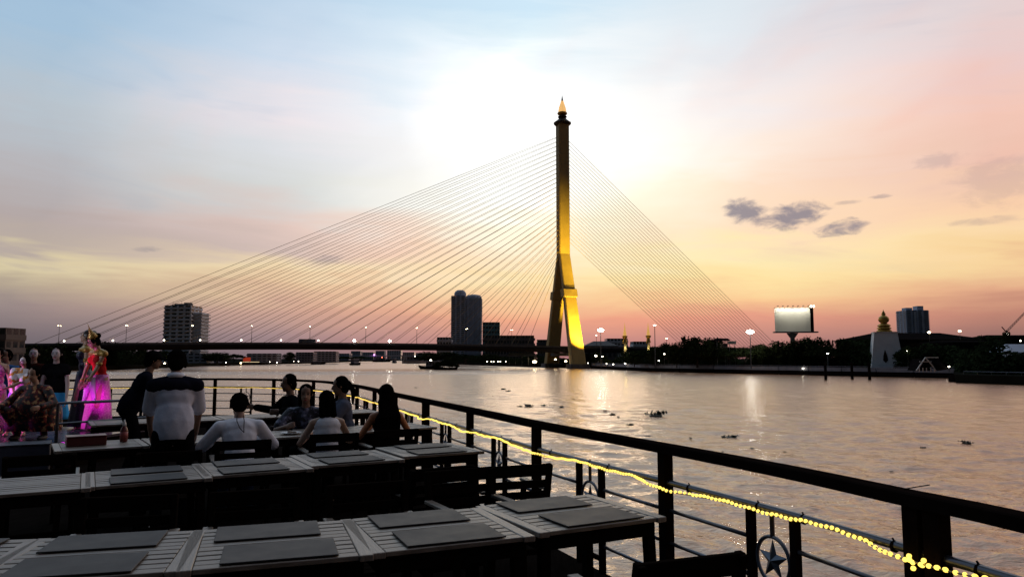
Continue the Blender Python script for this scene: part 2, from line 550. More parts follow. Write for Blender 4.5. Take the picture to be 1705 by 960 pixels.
# piers on land
for d in (-60, -110, -170, -235, 305, 360):
    c = P0 + ax_u * d
    m2 = MB()
    for s in (-7, 7):
        q = c + ax_p * s
        m2.tube([(q.x, q.y, 1.9), (q.x, q.y, deck_z(d) - 3.9)], 1.3, 10)
    m2.bar(c + ax_p * -11 + Vector((0, 0, deck_z(d) - 3.2)), c + ax_p * 11 + Vector((0, 0, deck_z(d) - 3.2)), 2.4, 1.3)
    m2.build('pier', M_CONC_D, bridge)
# pylon: shaft + two legs, far and near
pyl = empty('pylon', (0, 0, 0), 0, bridge)
Z_TOP, Z_CAP, Z_FORK, Z_COL = zpx(208), zpx(214), zpx(424), zpx(490)
def rect(c, wu, wp, z, chamfer=0.5):
    out = []
    for a, b in ((-1, -1 + chamfer / wp * 2), (-1 + chamfer / wu * 2, -1), (1 - chamfer / wu * 2, -1), (1, -1 + chamfer / wp * 2), (1, 1 - chamfer / wp * 2), (1 - chamfer / wu * 2, 1), (-1 + chamfer / wu * 2, 1), (-1, 1 - chamfer / wp * 2)):
        out.append(c + ax_u * (a * wu / 2) + ax_p * (b * wp / 2) + Vector((0, 0, z)))
    return out
m2 = MB()
m2.hull([rect(P0, 6.9, 7.2, z) for z in (Z_FORK - 1, Z_FORK + 30, Z_TOP)])
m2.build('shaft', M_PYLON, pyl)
leg_pos = {}
def leg_at(s, z):
    k = (Z_FORK - z) / Z_FORK
    off = 1.9 + k * 24.0
    wu = 6.7 + k * 1.9
    wp = 3.6 + k * 3.0
    return P0 + ax_p * (s * off), wu, wp
for s in (1, -1):
    m2 = MB()
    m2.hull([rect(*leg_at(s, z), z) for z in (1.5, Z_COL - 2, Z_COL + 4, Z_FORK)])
    leg = m2.build('leg', M_PYLON, pyl)
    leg['label'] = 'near golden pylon leg, floodlit yellow' if s > 0 else 'far pylon leg in shadow'
    m3 = MB()
    zc = zpx(497)
    c0, wu, wp = leg_at(s, zc + 2.6)
    m3.hull([rect(leg_at(s, zc + h)[0], wu + g, wp + g, zc + h, 0.3) for h, g in ((0, 1.0), (0.3, 1.6), (4.9, 1.6), (5.2, 1.0))])
    m3.build('collar', M_PYLON, leg)
    m3 = MB()
    c0, wu, wp = leg_at(s, 2.0)
    m3.hull([rect(c0, wu + 4, wp + 4, -1.0), rect(c0, wu + 3, wp + 3, 2.6)])
    m3.build('footing', M_CONC_D, leg)
# crossbeam below the deck
m2 = MB()
m2.bar(leg_at(1, 8.4)[0] + Vector((0, 0, 8.4)), leg_at(-1, 8.4)[0] + Vector((0, 0, 8.4)), 5.0, 2.0)
m2.build('crossbeam', M_CONC_D, pyl)
# cap and glass lotus-bud finial
k = PY / F_PX
m2 = MB()
M_CAP = mat('bronze_cap', (0.05, 0.035, 0.02), 0.5, metal=0.4, var=0.2)
m2.lathe([(4.6, 0), (5.6, 0.9), (5.7, 1.7), (4.7, 2.3), (3.2, 3.6), (2.5, 4.4), (2.2, 4.9), (3.0, 5.5), (2.4, 6.4)], (PX, PY, Z_TOP - 0.4), 16)
m2.build('cap', M_CAP, pyl)
zb = Z_TOP + 6.0
m2 = MB()
m2.lathe([(1.6, 0), (3.1, 1.0), (3.3, 1.6), (2.9, 2.2)], (PX, PY, zb), 12)
fin = m2.build('finial', M_GOLD, pyl)
M_BUD = glow('lit_amber_glass', (1.0, 0.58, 0.20), 0.75)
for i in range(8):
    a = 2 * math.pi * i / 8
    m3 = MB()
    prof = [(2.3, 1.6), (2.5, 3.0), (2.0, 5.5), (1.1, 8.2), (0.3, 10.8)]
    c = Vector((PX, PY, zb))
    dirv, side = Vector((math.cos(a), math.sin(a), 0)), Vector((-math.sin(a), math.cos(a), 0))
    secs = []
    for r, z in prof:
        q = c + dirv * r + Vector((0, 0, z))
        wd = 0.05 + r * 0.36
        secs.append([q - side * wd - dirv * .12, q + side * wd - dirv * .12, q + side * wd * .6 + dirv * 0.12, q - side * wd * .6 + dirv * 0.12])
    m3.hull(secs)
    m3.build('petal', M_BUD, fin)
m3 = MB()
m3.lathe([(1.0, 7.0), (0.8, 9.5), (0.45, 11.2), (0.05, 13.6)], (PX, PY, zb), 10)
m3.build('spire_tip', M_CAP, fin)
# stay cables
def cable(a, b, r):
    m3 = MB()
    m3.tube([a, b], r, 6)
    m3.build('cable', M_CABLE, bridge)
NC = 27
for i in range(NC):
    f = i / (NC - 1)
    d = 28 + f * 262
    zt = zpx(437) + (zpx(229) - zpx(437)) * (f ** 0.92)
    for s in (-1, 1):
        a = P0 + ax_u * 3.2 + ax_p * (s * 1.6) + Vector((0, 0, zt))
        b = P0 + ax_u * d + ax_p * (s * 13.2) + Vector((0, 0, deck_z(d) + 0.3))
        cable(a, b, 0.115)
    d2 = 84 + f * 72
    zt2 = zpx(400) + (zpx(232) - zpx(400)) * f
    cable(P0 - ax_u * 3.2 + Vector((0, 0, zt2)), P0 - ax_u * d2 + Vector((0, 0, deck_z(-d2) + 0.3)), 0.11)
# floodlights that gild the pylon: fixtures on the pier base and the parapet
def floodlight(loc, target, power, col, size, label, spread=R(40), blend=0.6):
    h = empty('floodlight', loc)
    tag(h, label, 'floodlight', 'floodlights around the pylon')
    loc, target = Vector(loc), Vector(target)
    d = (target - loc).normalized()
    m3 = MB()
    m3.bar(loc - Vector((0, 0, 1.2)), loc - d * 0.55, 0.25, 0.25)
    m3.build('bracket', M_STEEL, h).location = -loc
    m3 = MB()
    m3.tube([loc - d * 0.6, loc - d * 0.05], [0.45, 0.7], 10)
    m3.build('housing', M_STEEL, h).location = -loc
    ld = bpy.data.lights.new('flood', 'SPOT')
    ld.energy = power
    ld.color = col
    ld.spot_size = spread
    ld.spot_blend = blend
    ld.shadow_soft_size = size
    lo = bpy.data.objects.new('flood_beam', ld)
    link(lo, h)
    lo.location = d * 0.1
    lo.rotation_euler = d.to_track_quat('-Z', 'Y').to_euler()
near_base = leg_at(1, 12)[0]
GOLDEN = (1.0, 0.66, 0.06)
edge = ax_p * 16.5 + Vector((0, 0, 12.0))
floodlight(P0 + ax_p * 42 - ax_u * 6 + Vector((0, 0, 4.0)), leg_at(1, 38)[0] + Vector((0, 0, 36)), 800000, GOLDEN, 0.6, 'floodlight on the bank below the near golden pylon leg', R(50), 0.8)
floodlight(P0 + ax_p * 60 - ax_u * 14 + Vector((0, 0, 4.0)), P0 + Vector((0, 0, 84)), 1150000, GOLDEN, 0.6, 'floodlight on the bank aimed up at the pylon shaft', R(24), 1.0)

# lamp posts on the bridge
def bridge_lamp(d, idx):
    c = P0 + ax_u * d + Vector((0, 0, deck_z(d)))
    h = empty('bridge_lamp', c, math.atan2(ax_u.y, ax_u.x))
    m3 = MB()
    m3.tube([(0, 0, 0.05), (0, 0, 10.4)], [0.16, 0.09], 8)
    m3.build('pole', M_STEEL, h)
    for s in (-1, 1):
        m3 = MB()
        m3.tube([(0, 0, 10.3), (0, s * 0.7, 10.75), (0, s * 1.6, 10.8)], 0.06, 6)
        m3.build('arm', M_STEEL, h)
        m3 = MB()
        m3.box((0, s * 1.8, 10.74), (0.6, 0.8, 0.14))
        hd = m3.build('lamp_head', M_STEEL, h)
        m3 = MB()
        m3.ball((0, s * 1.8, 10.56), 0.26, 6, s=(1, 1.2, 0.5))
        m3.build('bulb', M_LAMP_WW, hd)
    return h
lamp_px = [(98, 'first lamp post on the bridge from the left, above the stage'), (210, 'bridge lamp post right of the dancers with two warm lamps'), (320, 'bridge lamp post in front of the balconied tower block'),
           (419, 'bridge lamp post right of the balconied tower block'), (516, 'bridge lamp post above the river, fifth from the left'), (609, 'bridge lamp post over mid river, sixth from the left'),
           (694, 'bridge lamp post left of the tall twin tower'), (777, 'bridge lamp post in front of the tall twin tower'), (852, 'bridge lamp post between twin tower and pylon')]
def d_of_px(px):
    u = (px - 852.5) / F_PX
    # P0 + ax_u*d with X = u*Y (small pitch term included through ray)
    r_ = ray(px, 560)
    u = r_.x / r_.y
    return (P0.x - u * P0.y) / (u * ax_u.y - ax_u.x)
for i, (px, lb) in enumerate(lamp_px):
    tag(bridge_lamp(d_of_px(px), i), lb, 'street lamp', 'lamp posts along the bridge')
# small lamps on the parapet
par_px = [(122, 'small parapet lamp by the head of the dancer'), (200, 'parapet lamp on the bridge, left of the tower block'), (282, 'parapet lamp below the left edge of the tower block'), (340, 'parapet lamp below the right edge of the tower block'),
          (406, 'parapet lamp over the left bank houses'), (470, 'parapet lamp right of the left bank houses'), (530, 'parapet lamp beside the dark bus'), (588, 'large bright parapet lamp, left one of the two brightest'), (645, 'large bright parapet lamp, right one of the two brightest')]
for px, lb in par_px:
    d = d_of_px(px)
    c = P0 + ax_u * d + ax_p * 14.2 + Vector((0, 0, deck_z(d) + 1.05))
    h = empty('parapet_lamp', c)
    tag(h, lb, 'lamp', 'lamps on the bridge parapet')
    big = px in (588, 645)
    m3 = MB()
    m3.tube([(0, 0, 0.003), (0, 0, 0.9)], 0.12, 8)
    m3.build('post', M_STEEL, h)
    m3 = MB()
    m3.ball((0, 0, 1.15), 0.62 if big else 0.4, 8)
    m3.build('globe', M_LAMP_W if big else M_LAMP_S, h)
# the bus crossing the bridge
d = d_of_px(512)
c = P0 + ax_u * d + ax_p * 7 + Vector((0, 0, deck_z(d)))
bus = empty('bus', c, math.atan2(ax_u.y, ax_u.x))
tag(bus, 'dark bus driving across the bridge over mid river', 'bus')
m3 = MB(); m3.hull([[(-4.6, -1.25, 0.5), (4.6, -1.25, 0.5), (4.6, 1.25, 0.5), (-4.6, 1.25, 0.5)], [(-4.7, -1.25, 2.0), (4.7, -1.25, 2.0), (4.7, 1.25, 2.0), (-4.7, 1.25, 2.0)], [(-4.5, -1.15, 3.1), (4.4, -1.15, 3.1), (4.4, 1.15, 3.1), (-4.5, 1.15, 3.1)]])
M_BUS = mat('bus_paint', (0.06, 0.06, 0.08), 0.4, var=0.1)
m3.build('body', M_BUS, bus)
for wx in (-3.0, 2.8):
    for s in (-1, 1):
        m3 = MB(); m3.tube([(wx, s * 1.0, 0.5), (wx, s * 1.28, 0.5)], 0.48, 12); m3.build('wheel', M_ROOF, bus)
for i in range(5):
    m3 = MB(); m3.box((-3.4 + i * 1.7, -1.262, 2.3), (1.4, 0.03, 0.8)); m3.build('window', M_GLASS, bus)

# ================================================================ buildings
def tower(name, px0, px1, ytop, Y, depth, floors, label, wall, parts=None, rz=0.0, balcony=True, gap=0.5, bays=5, ground=2.0):
    """block standing between two image columns at distance Y: core, a slab or band for each storey, and windows"""
    a, b = pt(px0, ytop, Y), pt(px1, ytop, Y)
    w = b.x - a.x
    z1 = (a.z + b.z) / 2
    h = empty(name, ((a.x + b.x) / 2, Y + depth / 2, ground), rz)
    tag(h, label, 'building')
    H = z1 - ground
    m3 = MB(); m3.box((0, 0, H / 2 - 0.02), (w * 0.96, depth * 0.96, H)); m3.build('wall', wall, h)
    st = H / floors
    for i in range(floors):
        z = st * (i + 1)
        if balcony:
            m3 = MB(); m3.box((0, 0, z - st * 0.72), (w, depth, st * 0.42)); m3.build('balcony_band', wall, h)
    wb = MB()
    for i in range(floors):
        z = st * i + st * 0.72
        for j in range(bays):
            x = (-0.5 + (j + 0.5) / bays) * w * 0.96
            wb.box((x, -depth * 0.48 - 0.03, z), (w * 0.96 / bays * 0.66, 0.12, st * 0.5))
        for j in range(3):
            for s in (-1, 1):
                wb.box((s * (w * 0.48 + 0.03), (-0.5 + (j + 0.5) / 3) * depth * 0.96, z), (0.12, depth * 0.2, st * 0.5))
    o = wb.build('windows', M_GLASS, h)
    o['kind'] = 'stuff'
    return h, w, H
M_BLUEGREY = mat('blue_grey_render', (0.46, 0.49, 0.58), 0.85, var=0.12, scale=0.2)
M_PALE = mat('pale_render', (0.50, 0.50, 0.54), 0.85, var=0.12, scale=0.2)
M_TEAL = mat('teal_glass', (0.10, 0.22, 0.24), 0.25, var=0.25, scale=0.2)
M_BROWNC = mat('brown_render', (0.15, 0.12, 0.11), 0.85, var=0.2, scale=0.3)

# balconied tower block on the left bank
h, w, H = tower('apartment_tower', 273, 319, 508, 640, 24, 15, 'grey apartment tower with stacked balconies on the left bank', M_WHITE_D, bays=4)
m3 = MB(); m3.box((w * 0.46 + 3.0, 2, (H - 6) / 2), (9.0, 16, H - 6)); m3.build('side_wing', M_WHITE_D, h)
for i in range(15):
    m3 = MB(); m3.box((w * 0.46 + 3.4, 2, (H - 6) * (i + 0.5) / 15), (10.5, 18.5, 0.9)); m3.build('balcony_band', M_WHITE_D, h)
m3 = MB(); m3.box((-1, 2, H + 1.0), (w * 0.5, 10, 2.1)); m3.box((3, 2, H + 2.6), (5, 6, 1.2)); m3.box((-w * 0.36, 2, H + 0.7), (4, 4, 1.3)); m3.build('roof_plant', M_CONC_D, h)
for x in (-w * .4, -2, 6):
    m3 = MB(); m3.tube([(x, 0, H), (x, 0, H + 4.5)], 0.12, 5); m3.build('antenna', M_STEEL, h)

# tall twin tower in the middle
h, w, H = tower('twin_tower', 751, 775, 492, 900, 26, 34, 'tall pale blue twin apartment tower left of the pylon', M_BLUEGREY, bays=3)
m3 = MB(); m3.lathe([(w * .42, 0), (w * .42, 4), (w * .34, 6.5), (w * .2, 8)], (1.5, 0, H), 14); m3.build('roof_drum', M_BLUEGREY, h)
H2 = H - 2
m3 = MB(); m3.box((w * .5 + 9.4, 1.5, H2 / 2), (19.6, 22, H2)); m3.build('second_block', M_BLUEGREY, h)
for i in range(34):
    m3 = MB(); m3.box((w * .5 + 9.6, 1.5, H2 * (i + .3) / 34), (21, 23, 1.0)); m3.build('balcony_band', M_BLUEGREY, h)
for j in range(3):
    m3 = MB(); m3.box((w * .5 + 3 + j * 6.2, -10.6, H2 * .49), (1.5, 1.2, H2 * .98)); m3.build('pilaster', M_BLUEGREY, h)
m3 = MB(); m3.lathe([(10, 0), (9.6, 2.2), (7.5, 3.8), (3, 4.6)], (w * .5 + 9.5, 1.5, H2), 14); m3.build('roof_drum', M_BLUEGREY, h)

tower('glass_office', 803, 833, 536, 880, 20, 9, 'teal glass office block behind the tall twin tower', M_TEAL, bays=6, balcony=False)
tower('long_block', 806, 891, 558, 800, 24, 5, 'long low dark block between twin tower and pylon', M_BROWNC, bays=16)
tower('low_block', 727, 752, 561, 820, 18, 5, 'small grey block at the foot of the twin tower', M_PALE, bays=5)
tower('low_block', 894, 918, 565, 760, 18, 4, 'small dark block just left of the pylon legs', M_CONC_D, bays=5)
tower('low_block', 1010, 1046, 563, 700, 20, 5, 'low grey block behind the left golden spire', M_PALE, bays=6)
tower('low_block', 1054, 1080, 568, 640, 18, 4, 'low white block between the two golden spires', M_WHITE_D, bays=5)
tower('riverside_building', -50, 11, 545, 330, 14, 3, 'flat-roofed brown building at the left edge above the stage', M_BROWNC, bays=5)
# twin-core tower far right
h, w, H = tower('far_tower', 1508, 1547, 516, 900, 24, 26, 'dark blue twin-topped tower behind the white monument', M_BLUEGREY, bays=4)
for x, dz_ in ((-w * .22, 3.4), (w * .26, 5.6)):
    m3 = MB(); m3.box((x, 0, H + dz_ / 2), (w * .27, 10, dz_)); m3.build('roof_core', M_BLUEGREY, h)
m3 = MB(); m3.box((-w * .12, -12.4, H * .48), (w * .07, 1.2, H * .96)); m3.box((w * .2, -12.4, H * .48), (w * .07, 1.2, H * .96)); m3.build('pilaster', M_PALE, h)

# hipped halls on the right bank
def hall(name, px0, px1, yeave, yridge, Y, depth, label, wall=M_ROOF, roof=M_ROOF, inset=0.22, nwin=6):
    a, b = pt(px0, yeave, Y), pt(px1, yeave, Y)
    zr = pt(px0, yridge, Y).z
    w = b.x - a.x
    h = empty(name, ((a.x + b.x) / 2, Y + depth / 2, 2.0))
    tag(h, label, 'building')
    ze = a.z - 2.0
    zr -= 2.0
    m3 = MB(); m3.box((0, 0, ze / 2), (w * .96, depth * .94, ze)); m3.build('wall', wall, h)
    m3 = MB()
    e = [(-w / 2, -depth / 2, ze + .003), (w / 2, -depth / 2, ze + .003), (w / 2, depth / 2, ze + .003), (-w / 2, depth / 2, ze + .003)]
    t_ = [(-w / 2 + w * inset, -.3, zr), (w / 2 - w * inset, -.3, zr), (w / 2 - w * inset, .3, zr), (-w / 2 + w * inset, .3, zr)]
    m3.hull([e, [(x, y, z + .35) for x, y, z in e], t_]); m3.build('roof', roof, h)
    for j in range(nwin):
        m3 = MB(); m3.box(((-.5 + (j + .5) / nwin) * w * .94, -depth * .47 - .03, ze * .55), (w * .5 / nwin, .1, ze * .34)); m3.build('window', M_GLASS, h)
    return h
hall('riverside_hall', 1440, 1646, 566, 552, 300, 30, 'wide dark hall with long hipped roof behind the white monument', nwin=9)
hall('riverside_hall', 1586, 1692, 571, 565, 240, 20, 'dark flat hall right of the little gabled pavilion', inset=0.04)
hall('riverside_hall', 1668, 1790, 561, 556, 330, 26, 'dark hall below the crane at the right edge', inset=0.05)
hall('stadium_roof', 975, 1030, 576, 567, 560, 30, 'low grey hipped roof right of the golden pylon leg', M_CONC_D, M_CONC_D, inset=.3)
hall('white_house', 1682, 1760, 588, 572, 215, 12, 'pale blue house at the right edge of the bank', M_PALE, M_BLUEGREY, nwin=4)

# white tapered monument with gold finial
Y = 252
a, b = pt(1460, 614, Y), pt(1508, 553, Y)
cx = pt(1486, 580, Y).x
mon = empty('white_monument', (cx, Y + 5, 2.0), R(-20))
tag(mon, 'white tapering monument tower topped with a tiered gold finial', 'monument')
Hm = b.z - 2
m3 = MB(); m3.hull([[(-5.2, -5.2, 0), (5.2, -5.2, 0), (5.2, 5.2, 0), (-5.2, 5.2, 0)], [(-3.6, -3.6, Hm), (3.6, -3.6, Hm), (3.6, 3.6, Hm), (-3.6, 3.6, Hm)]]); m3.build('tower_body', M_WHITE, mon)
m3 = MB(); m3.box((0, 0, Hm + .12), (7.6, 7.6, .3)); m3.build('ledge', M_WHITE, mon)
m3 = MB(); m3.lathe([(.02, 0), (.75, .9), (.6, 2.4), (.02, 4.6)], (0, 0, 0), 8); o = m3.build('niche', M_ROOF, mon); o.scale = (1, .2, 1); o.location = (-.6, -4.99, 2.4); o.rotation_euler = (R(-6.5), 0, 0)
zf = Hm + .27
for i, (r, hh) in enumerate(((2.5, 1.0), (2.35, .95), (2.15, .9))):
    m3 = MB(); m3.lathe([(r * .78, 0), (r, .15), (r, hh * .45), (r * .74, hh)], (0, 0, zf), 14); m3.build('finial_tier', M_GOLD, mon); zf += hh
m3 = MB(); m3.lathe([(1.2, 0), (1.0, .35), (1.55, .8), (1.8, 1.5), (1.6, 2.3), (1.0, 2.8), (.55, 3.0), (.8, 3.4), (.5, 3.8), (.55, 4.05), (.2, 4.4), (.04, 5.1)], (0, 0, zf), 14); m3.build('finial_bud', M_GOLD, mon, smooth=True)
m3 = MB()
for i in range(3):
    m3.box((0, -6.4 - i * .5, .9 - i * .3), (6.5, .5, 1.8 - i * .6))
m3.build('steps', M_WHITE_D, mon)

# two golden spires in the park
def spire(px, ytop, Y, label):
    p = pt(px, ytop, Y)
    h = empty('golden_spire', (p.x, Y, 2.0))
    tag(h, label, 'spire', 'pair of golden spires')
    H = p.z - 2
    k = Y / F_PX
    m3 = MB(); m3.lathe([(3.2 * k, 0), (3.0 * k, H * .45), (2.4 * k, H * .52)], n=8); m3.build('plinth', M_CONC_D, h)
    m3 = MB(); m3.lathe([(4.2 * k, 0), (3.2 * k, H * .06), (2.6 * k, H * .10), (4.6 * k, H * .145), (4.8 * k, H * .16), (3.2 * k, H * .17)], (0, 0, H * .525), n=8); m3.build('lotus_bowl', M_GOLD, h)
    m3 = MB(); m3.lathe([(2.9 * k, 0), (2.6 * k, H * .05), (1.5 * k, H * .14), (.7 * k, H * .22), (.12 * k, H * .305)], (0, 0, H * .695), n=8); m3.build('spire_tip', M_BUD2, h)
    ld = bpy.data.lights.new('spire_uplight', 'POINT'); ld.energy = 900; ld.color = (1, .7, .2); ld.shadow_soft_size = .4
    lo = link(bpy.data.objects.new('uplight', ld), h); lo.location = (0, -3.4 * k - .8, H * .40)
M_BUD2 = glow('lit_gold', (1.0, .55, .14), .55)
spire(1040, 537, 420, 'left one of the two lit golden spires in the park')
spire(1079, 536, 400, 'right one of the two lit golden spires in the park')

# billboard
Y = 300
a, b = pt(1292, 552, Y), pt(1347, 512, Y)
bb = empty('billboard', ((a.x + b.x) / 2, Y, 2.0), R(-9))
tag(bb, 'blank floodlit white billboard on a single post above the trees', 'billboard')
zw = a.z - 2; wH = b.z - a.z; wW = b.x - a.x
M_BOARD = mat('billboard_sheet', (.62, .62, .60), .6, var=.05, scale=.3)
m3 = MB(); m3.tube([(0, 1.2, 0), (0, 1.2, zw - .4)], [1.0, .9], 12); m3.build('post', M_STEEL, bb)
m3 = MB(); m3.hull([[(-.9, .4, zw - 2.4), (.9, .4, zw - 2.4), (.9, 2.0, zw - 2.4), (-.9, 2.0, zw - 2.4)], [(-2.2, .4, zw - .5), (2.2, .4, zw - .5), (2.2, 2.0, zw - .5), (-2.2, 2.0, zw - .5)]]); m3.build('post_head', M_STEEL, bb)
m3 = MB(); m3.box((0.9, -.3, zw - .2), (wW + 3.4, 2.6, .5)); m3.build('catwalk', M_STEEL, bb)
m3 = MB(); m3.box((0, 0, zw + wH / 2), (wW, .3, wH)); m3.build('panel', M_BOARD, bb)
m3 = MB(); m3.bar((wW / 2 + .1, .3, zw + wH / 2), (wW / 2 + 2.2, 4.5, zw + wH / 2), .35, wH * 1.02); m3.build('side_panel', M_ROOF, bb)
m3 = MB(); m3.box((0, .9, zw + wH / 2), (wW * .96, 1.4, wH * .96)); m3.build('back_frame', M_ROOF, bb)
for i in range(7):
    x = (-.5 + (i + .5) / 7) * wW
    m3 = MB(); m3.bar((x, 0, zw + wH), (x, -2.0, zw + wH + .7), .1, .1); m3.box((x, -2.1, zw + wH + .62), (.7, .4, .2)); lh = m3.build('lamp_arm', M_STEEL, bb)
    ld = bpy.data.lights.new('board_light', 'SPOT'); ld.energy = 600; ld.color = (1, .93, .72); ld.spot_size = R(120); ld.spot_blend = .8; ld.shadow_soft_size = .2
    lo = link(bpy.data.objects.new('board_beam', ld), bb); lo.location = (x, -2.1, zw + wH + .45)
    lo.rotation_euler = Vector((0, 2.1, -3.4)).to_track_quat('-Z', 'Y').to_euler()
for x in (wW / 2 + .6, wW / 2 + 1.6):
    m3 = MB(); m3.ball((x, .4, zw + wH + .5), .4, 6); m3.build('corner_lamp', M_LAMP_S, bb)

# high mast lamps and park lamps on the right bank
def mast(px, ytop, Y, r, label, m=None, group='lamp masts on the right bank', ground=2.0):
    p = pt(px, ytop, Y)
    h = empty('lamp_mast', (p.x, Y, ground))
    tag(h, label, 'street lamp', group)
    H = p.z - ground
    m3 = MB(); m3.tube([(0, 0, 0), (0, 0, H - r * .3)], [.22, .12], 8); m3.build('pole', M_STEEL, h)
    m3 = MB(); m3.box((0, 0, H + r * .55), (r * 3.2, r * 2, .18)); m3.build('hood', M_STEEL, h)
    m3 = MB(); m3.ball((0, 0, H), r, 8, s=(1.7, 1.2, .8)); m3.build('bulb', m or M_LAMP_W, h)
mast(1000, 549, 330, .85, 'tall mast with bright white lamp right of the pylon')
mast(1249, 552, 280, .85, 'tall mast with bright white lamp left of the billboard')
mast(993, 558, 520, .3, 'thin lamp mast beside the bright mast right of the pylon', M_LAMP_S)
mast(1090, 541, 300, .32, 'tall lamp post just right of the golden spires', M_LAMP_S)
mast(1110, 563, 380, .28, 'small warm lamp post among trees right of the spires', M_LAMP_WW)
mast(1140, 563, 360, .25, 'small warm lamp behind the round trees', M_LAMP_WW)
mast(1378, 588, 262, .26, 'park lamp above the promenade below the billboard', M_LAMP_S)
for i, (px, py, Y, r, lb) in enumerate((
    (890, 602, 446, .95, 'large yellow quay lamp left of the pylon'), (925, 598, 440, .5, 'greenish quay lamp under the bridge deck'), (942, 601, 440, .55, 'yellow quay lamp between the pylon legs'),
    (992, 592, 400, .5, 'white quay lamp right of the golden leg'), (1003, 593, 400, .3, 'smaller white quay lamp beside the large one'), (979, 604, 395, .22, 'quay lamp low beside the golden leg'),
    (1010, 605, 380, .22, 'quay lamp on the promenade, left of three'), (1021, 606, 370, .28, 'quay lamp on the promenade, middle of three'), (1041, 605, 365, .3, 'quay lamp on the promenade, right of three'),
    (1097, 600, 318, .26, 'park lamp below the right spire'), (1106, 589, 318, .26, 'park lamp among the trees right of the right spire'), (1119, 599, 318, .2, 'small park lamp beside the tree trunks'),
    (1337, 613, 262, .24, 'lamp at the waterline below the billboard'), (1511, 584, 243, .24, 'lamp on a tree beside the white monument'), (1580, 610, 215, .22, 'lamp at the right foot of the little gabled pavilion'),
    (1547, 553, 296, .5, 'warm roof lamp on the wide hall'), (1598, 551, 296, .45, 'warm roof lamp near the right end of the wide hall'), (1677, 556, 300, .4, 'white lamp under the crane'), (1677, 567, 300, .26, 'small white lamp under the crane, lower one'), (1699, 567, 300, .26, 'small white lamp at the right edge'))):
    p = pt(px, py, Y)
    h = empty('quay_lamp', (p.x, Y, 2.0))
    tag(h, lb, 'lamp', 'small lamps on the right bank')
    m3 = MB(); m3.tube([(0, 0, 0), (0, 0, p.z - 2)], [.1, .06], 6); m3.build('pole', M_STEEL, h)
    m3 = MB(); m3.ball((0, 0, p.z - 2), r, 8, s=(1.3, 1, .75)); m3.build('bulb', M_LAMP_WW if 'yellow' in lb or 'warm' in lb or 'green' in lb else M_LAMP_S, h)

# crane
Y = 420
p, q = pt(1676, 553, Y), pt(1722, 505, Y)
cr = empty('crane', (p.x, Y, 2.0))
tag(cr, 'slim red crane jib slanting up at the right edge', 'crane')
M_CRANE = mat('crane_red', (.28, .07, .05), .5, var=.1)
m3 = MB(); m3.box((0, 0, (p.z - 2) / 2), (2.2, 2.2, p.z - 2)); m3.build('mast', M_CRANE, cr)
m3 = MB()
J0, J1 = Vector((0, 0, p.z - 2)), Vector((q.x - p.x, 0, q.z - 2))
nseg = 14
for s in (-.45, .45):
    m3.bar(J0 + Vector((0, s, 0)), J1 + Vector((0, s, 0)), .16, .16)
m3.bar(J0 + Vector((-.5, 0, .7)), J1 + Vector((-.3, 0, .5)), .16, .16)
for i in range(nseg):
    u0, u1 = J0.lerp(J1, i / nseg), J0.lerp(J1, (i + .5) / nseg)
    m3.bar(u0 + Vector((0, .45, 0)), u1 + Vector((-.45, 0, .65)), .1, .1)
    m3.bar(u1 + Vector((-.45, 0, .65)), J0.lerp(J1, (i + 1) / nseg) + Vector((0, -.45, 0)), .1, .1)
m3.build('jib', M_CRANE, cr)
m3 = MB(); m3.bar(J0, J0 + Vector((-2.6, 0, 3.2)), .4, .4); m3.build('counter_jib', M_CRANE, cr)

# little gabled Thai pavilion with pale roof edges
Y = 216
a, b = pt(1527, 615, Y), pt(1581, 611, Y)
pv = empty('gabled_pavilion', (a.x, Y, 2.0))
tag(pv, 'small steep-gabled pavilion with pale roof edges by the water', 'pavilion')
k = Y / F_PX
ap = (15 * k, 0, pt(1542, 595, Y).z - 2)
l0, r0 = (-1 * k, 0, .4), (32 * k, 0, .4)
dep = 7.0
m3 = MB(); m3.hull([[(l0[0] + 1, .3, .3), (r0[0] - 1, .3, .3), (ap[0], .3, ap[2] - .3)], [(l0[0] + 1, dep, .3), (r0[0] - 1, dep, .3), (ap[0], dep, ap[2] - .3)]]); m3.build('hall', M_ROOF, pv)
M_PALEWOOD = mat('pale_painted_wood', (.75, .72, .68), .7, var=.1)
for e in (l0, r0):
    m3 = MB(); m3.bar(e, ap, .3, .28); m3.build('bargeboard', M_PALEWOOD, pv)
m3 = MB(); m3.bar((5 * k, .1, 3.0), (25 * k, .1, 3.0), .2, .25); m3.build('tie_beam', M_PALEWOOD, pv)
m3 = MB(); m3.bar((ap[0], 0, ap[2] + .05), (ap[0] + 26 * k, 1.5, ap[2] + .05), .3, .25); m3.build('ridge_cap', M_PALEWOOD, pv)
m3 = MB(); m3.add([(ap[0], .5, ap[2]), (ap[0] + 26 * k, 2, ap[2]), (ap[0] + 36 * k, 0, .9), (r0[0], -.4, .5), (ap[0], .8, ap[2] - .2), (ap[0] + 26 * k, 2.3, ap[2] - .2), (ap[0] + 36 * k, .3, .7), (r0[0], -.1, .3)], [(0, 1, 2, 3), (7, 6, 5, 4), (0, 4, 5, 1), (1, 5, 6, 2), (2, 6, 7, 3), (3, 7, 4, 0)]); m3.build('side_roof', M_ROOF, pv)
for x in (3, 9, 15, 22, 28):
    m3 = MB(); m3.tube([(x * k, -.2, 0), (x * k, -.2, 1.2)], .14, 8); m3.build('column', M_PALEWOOD, pv)
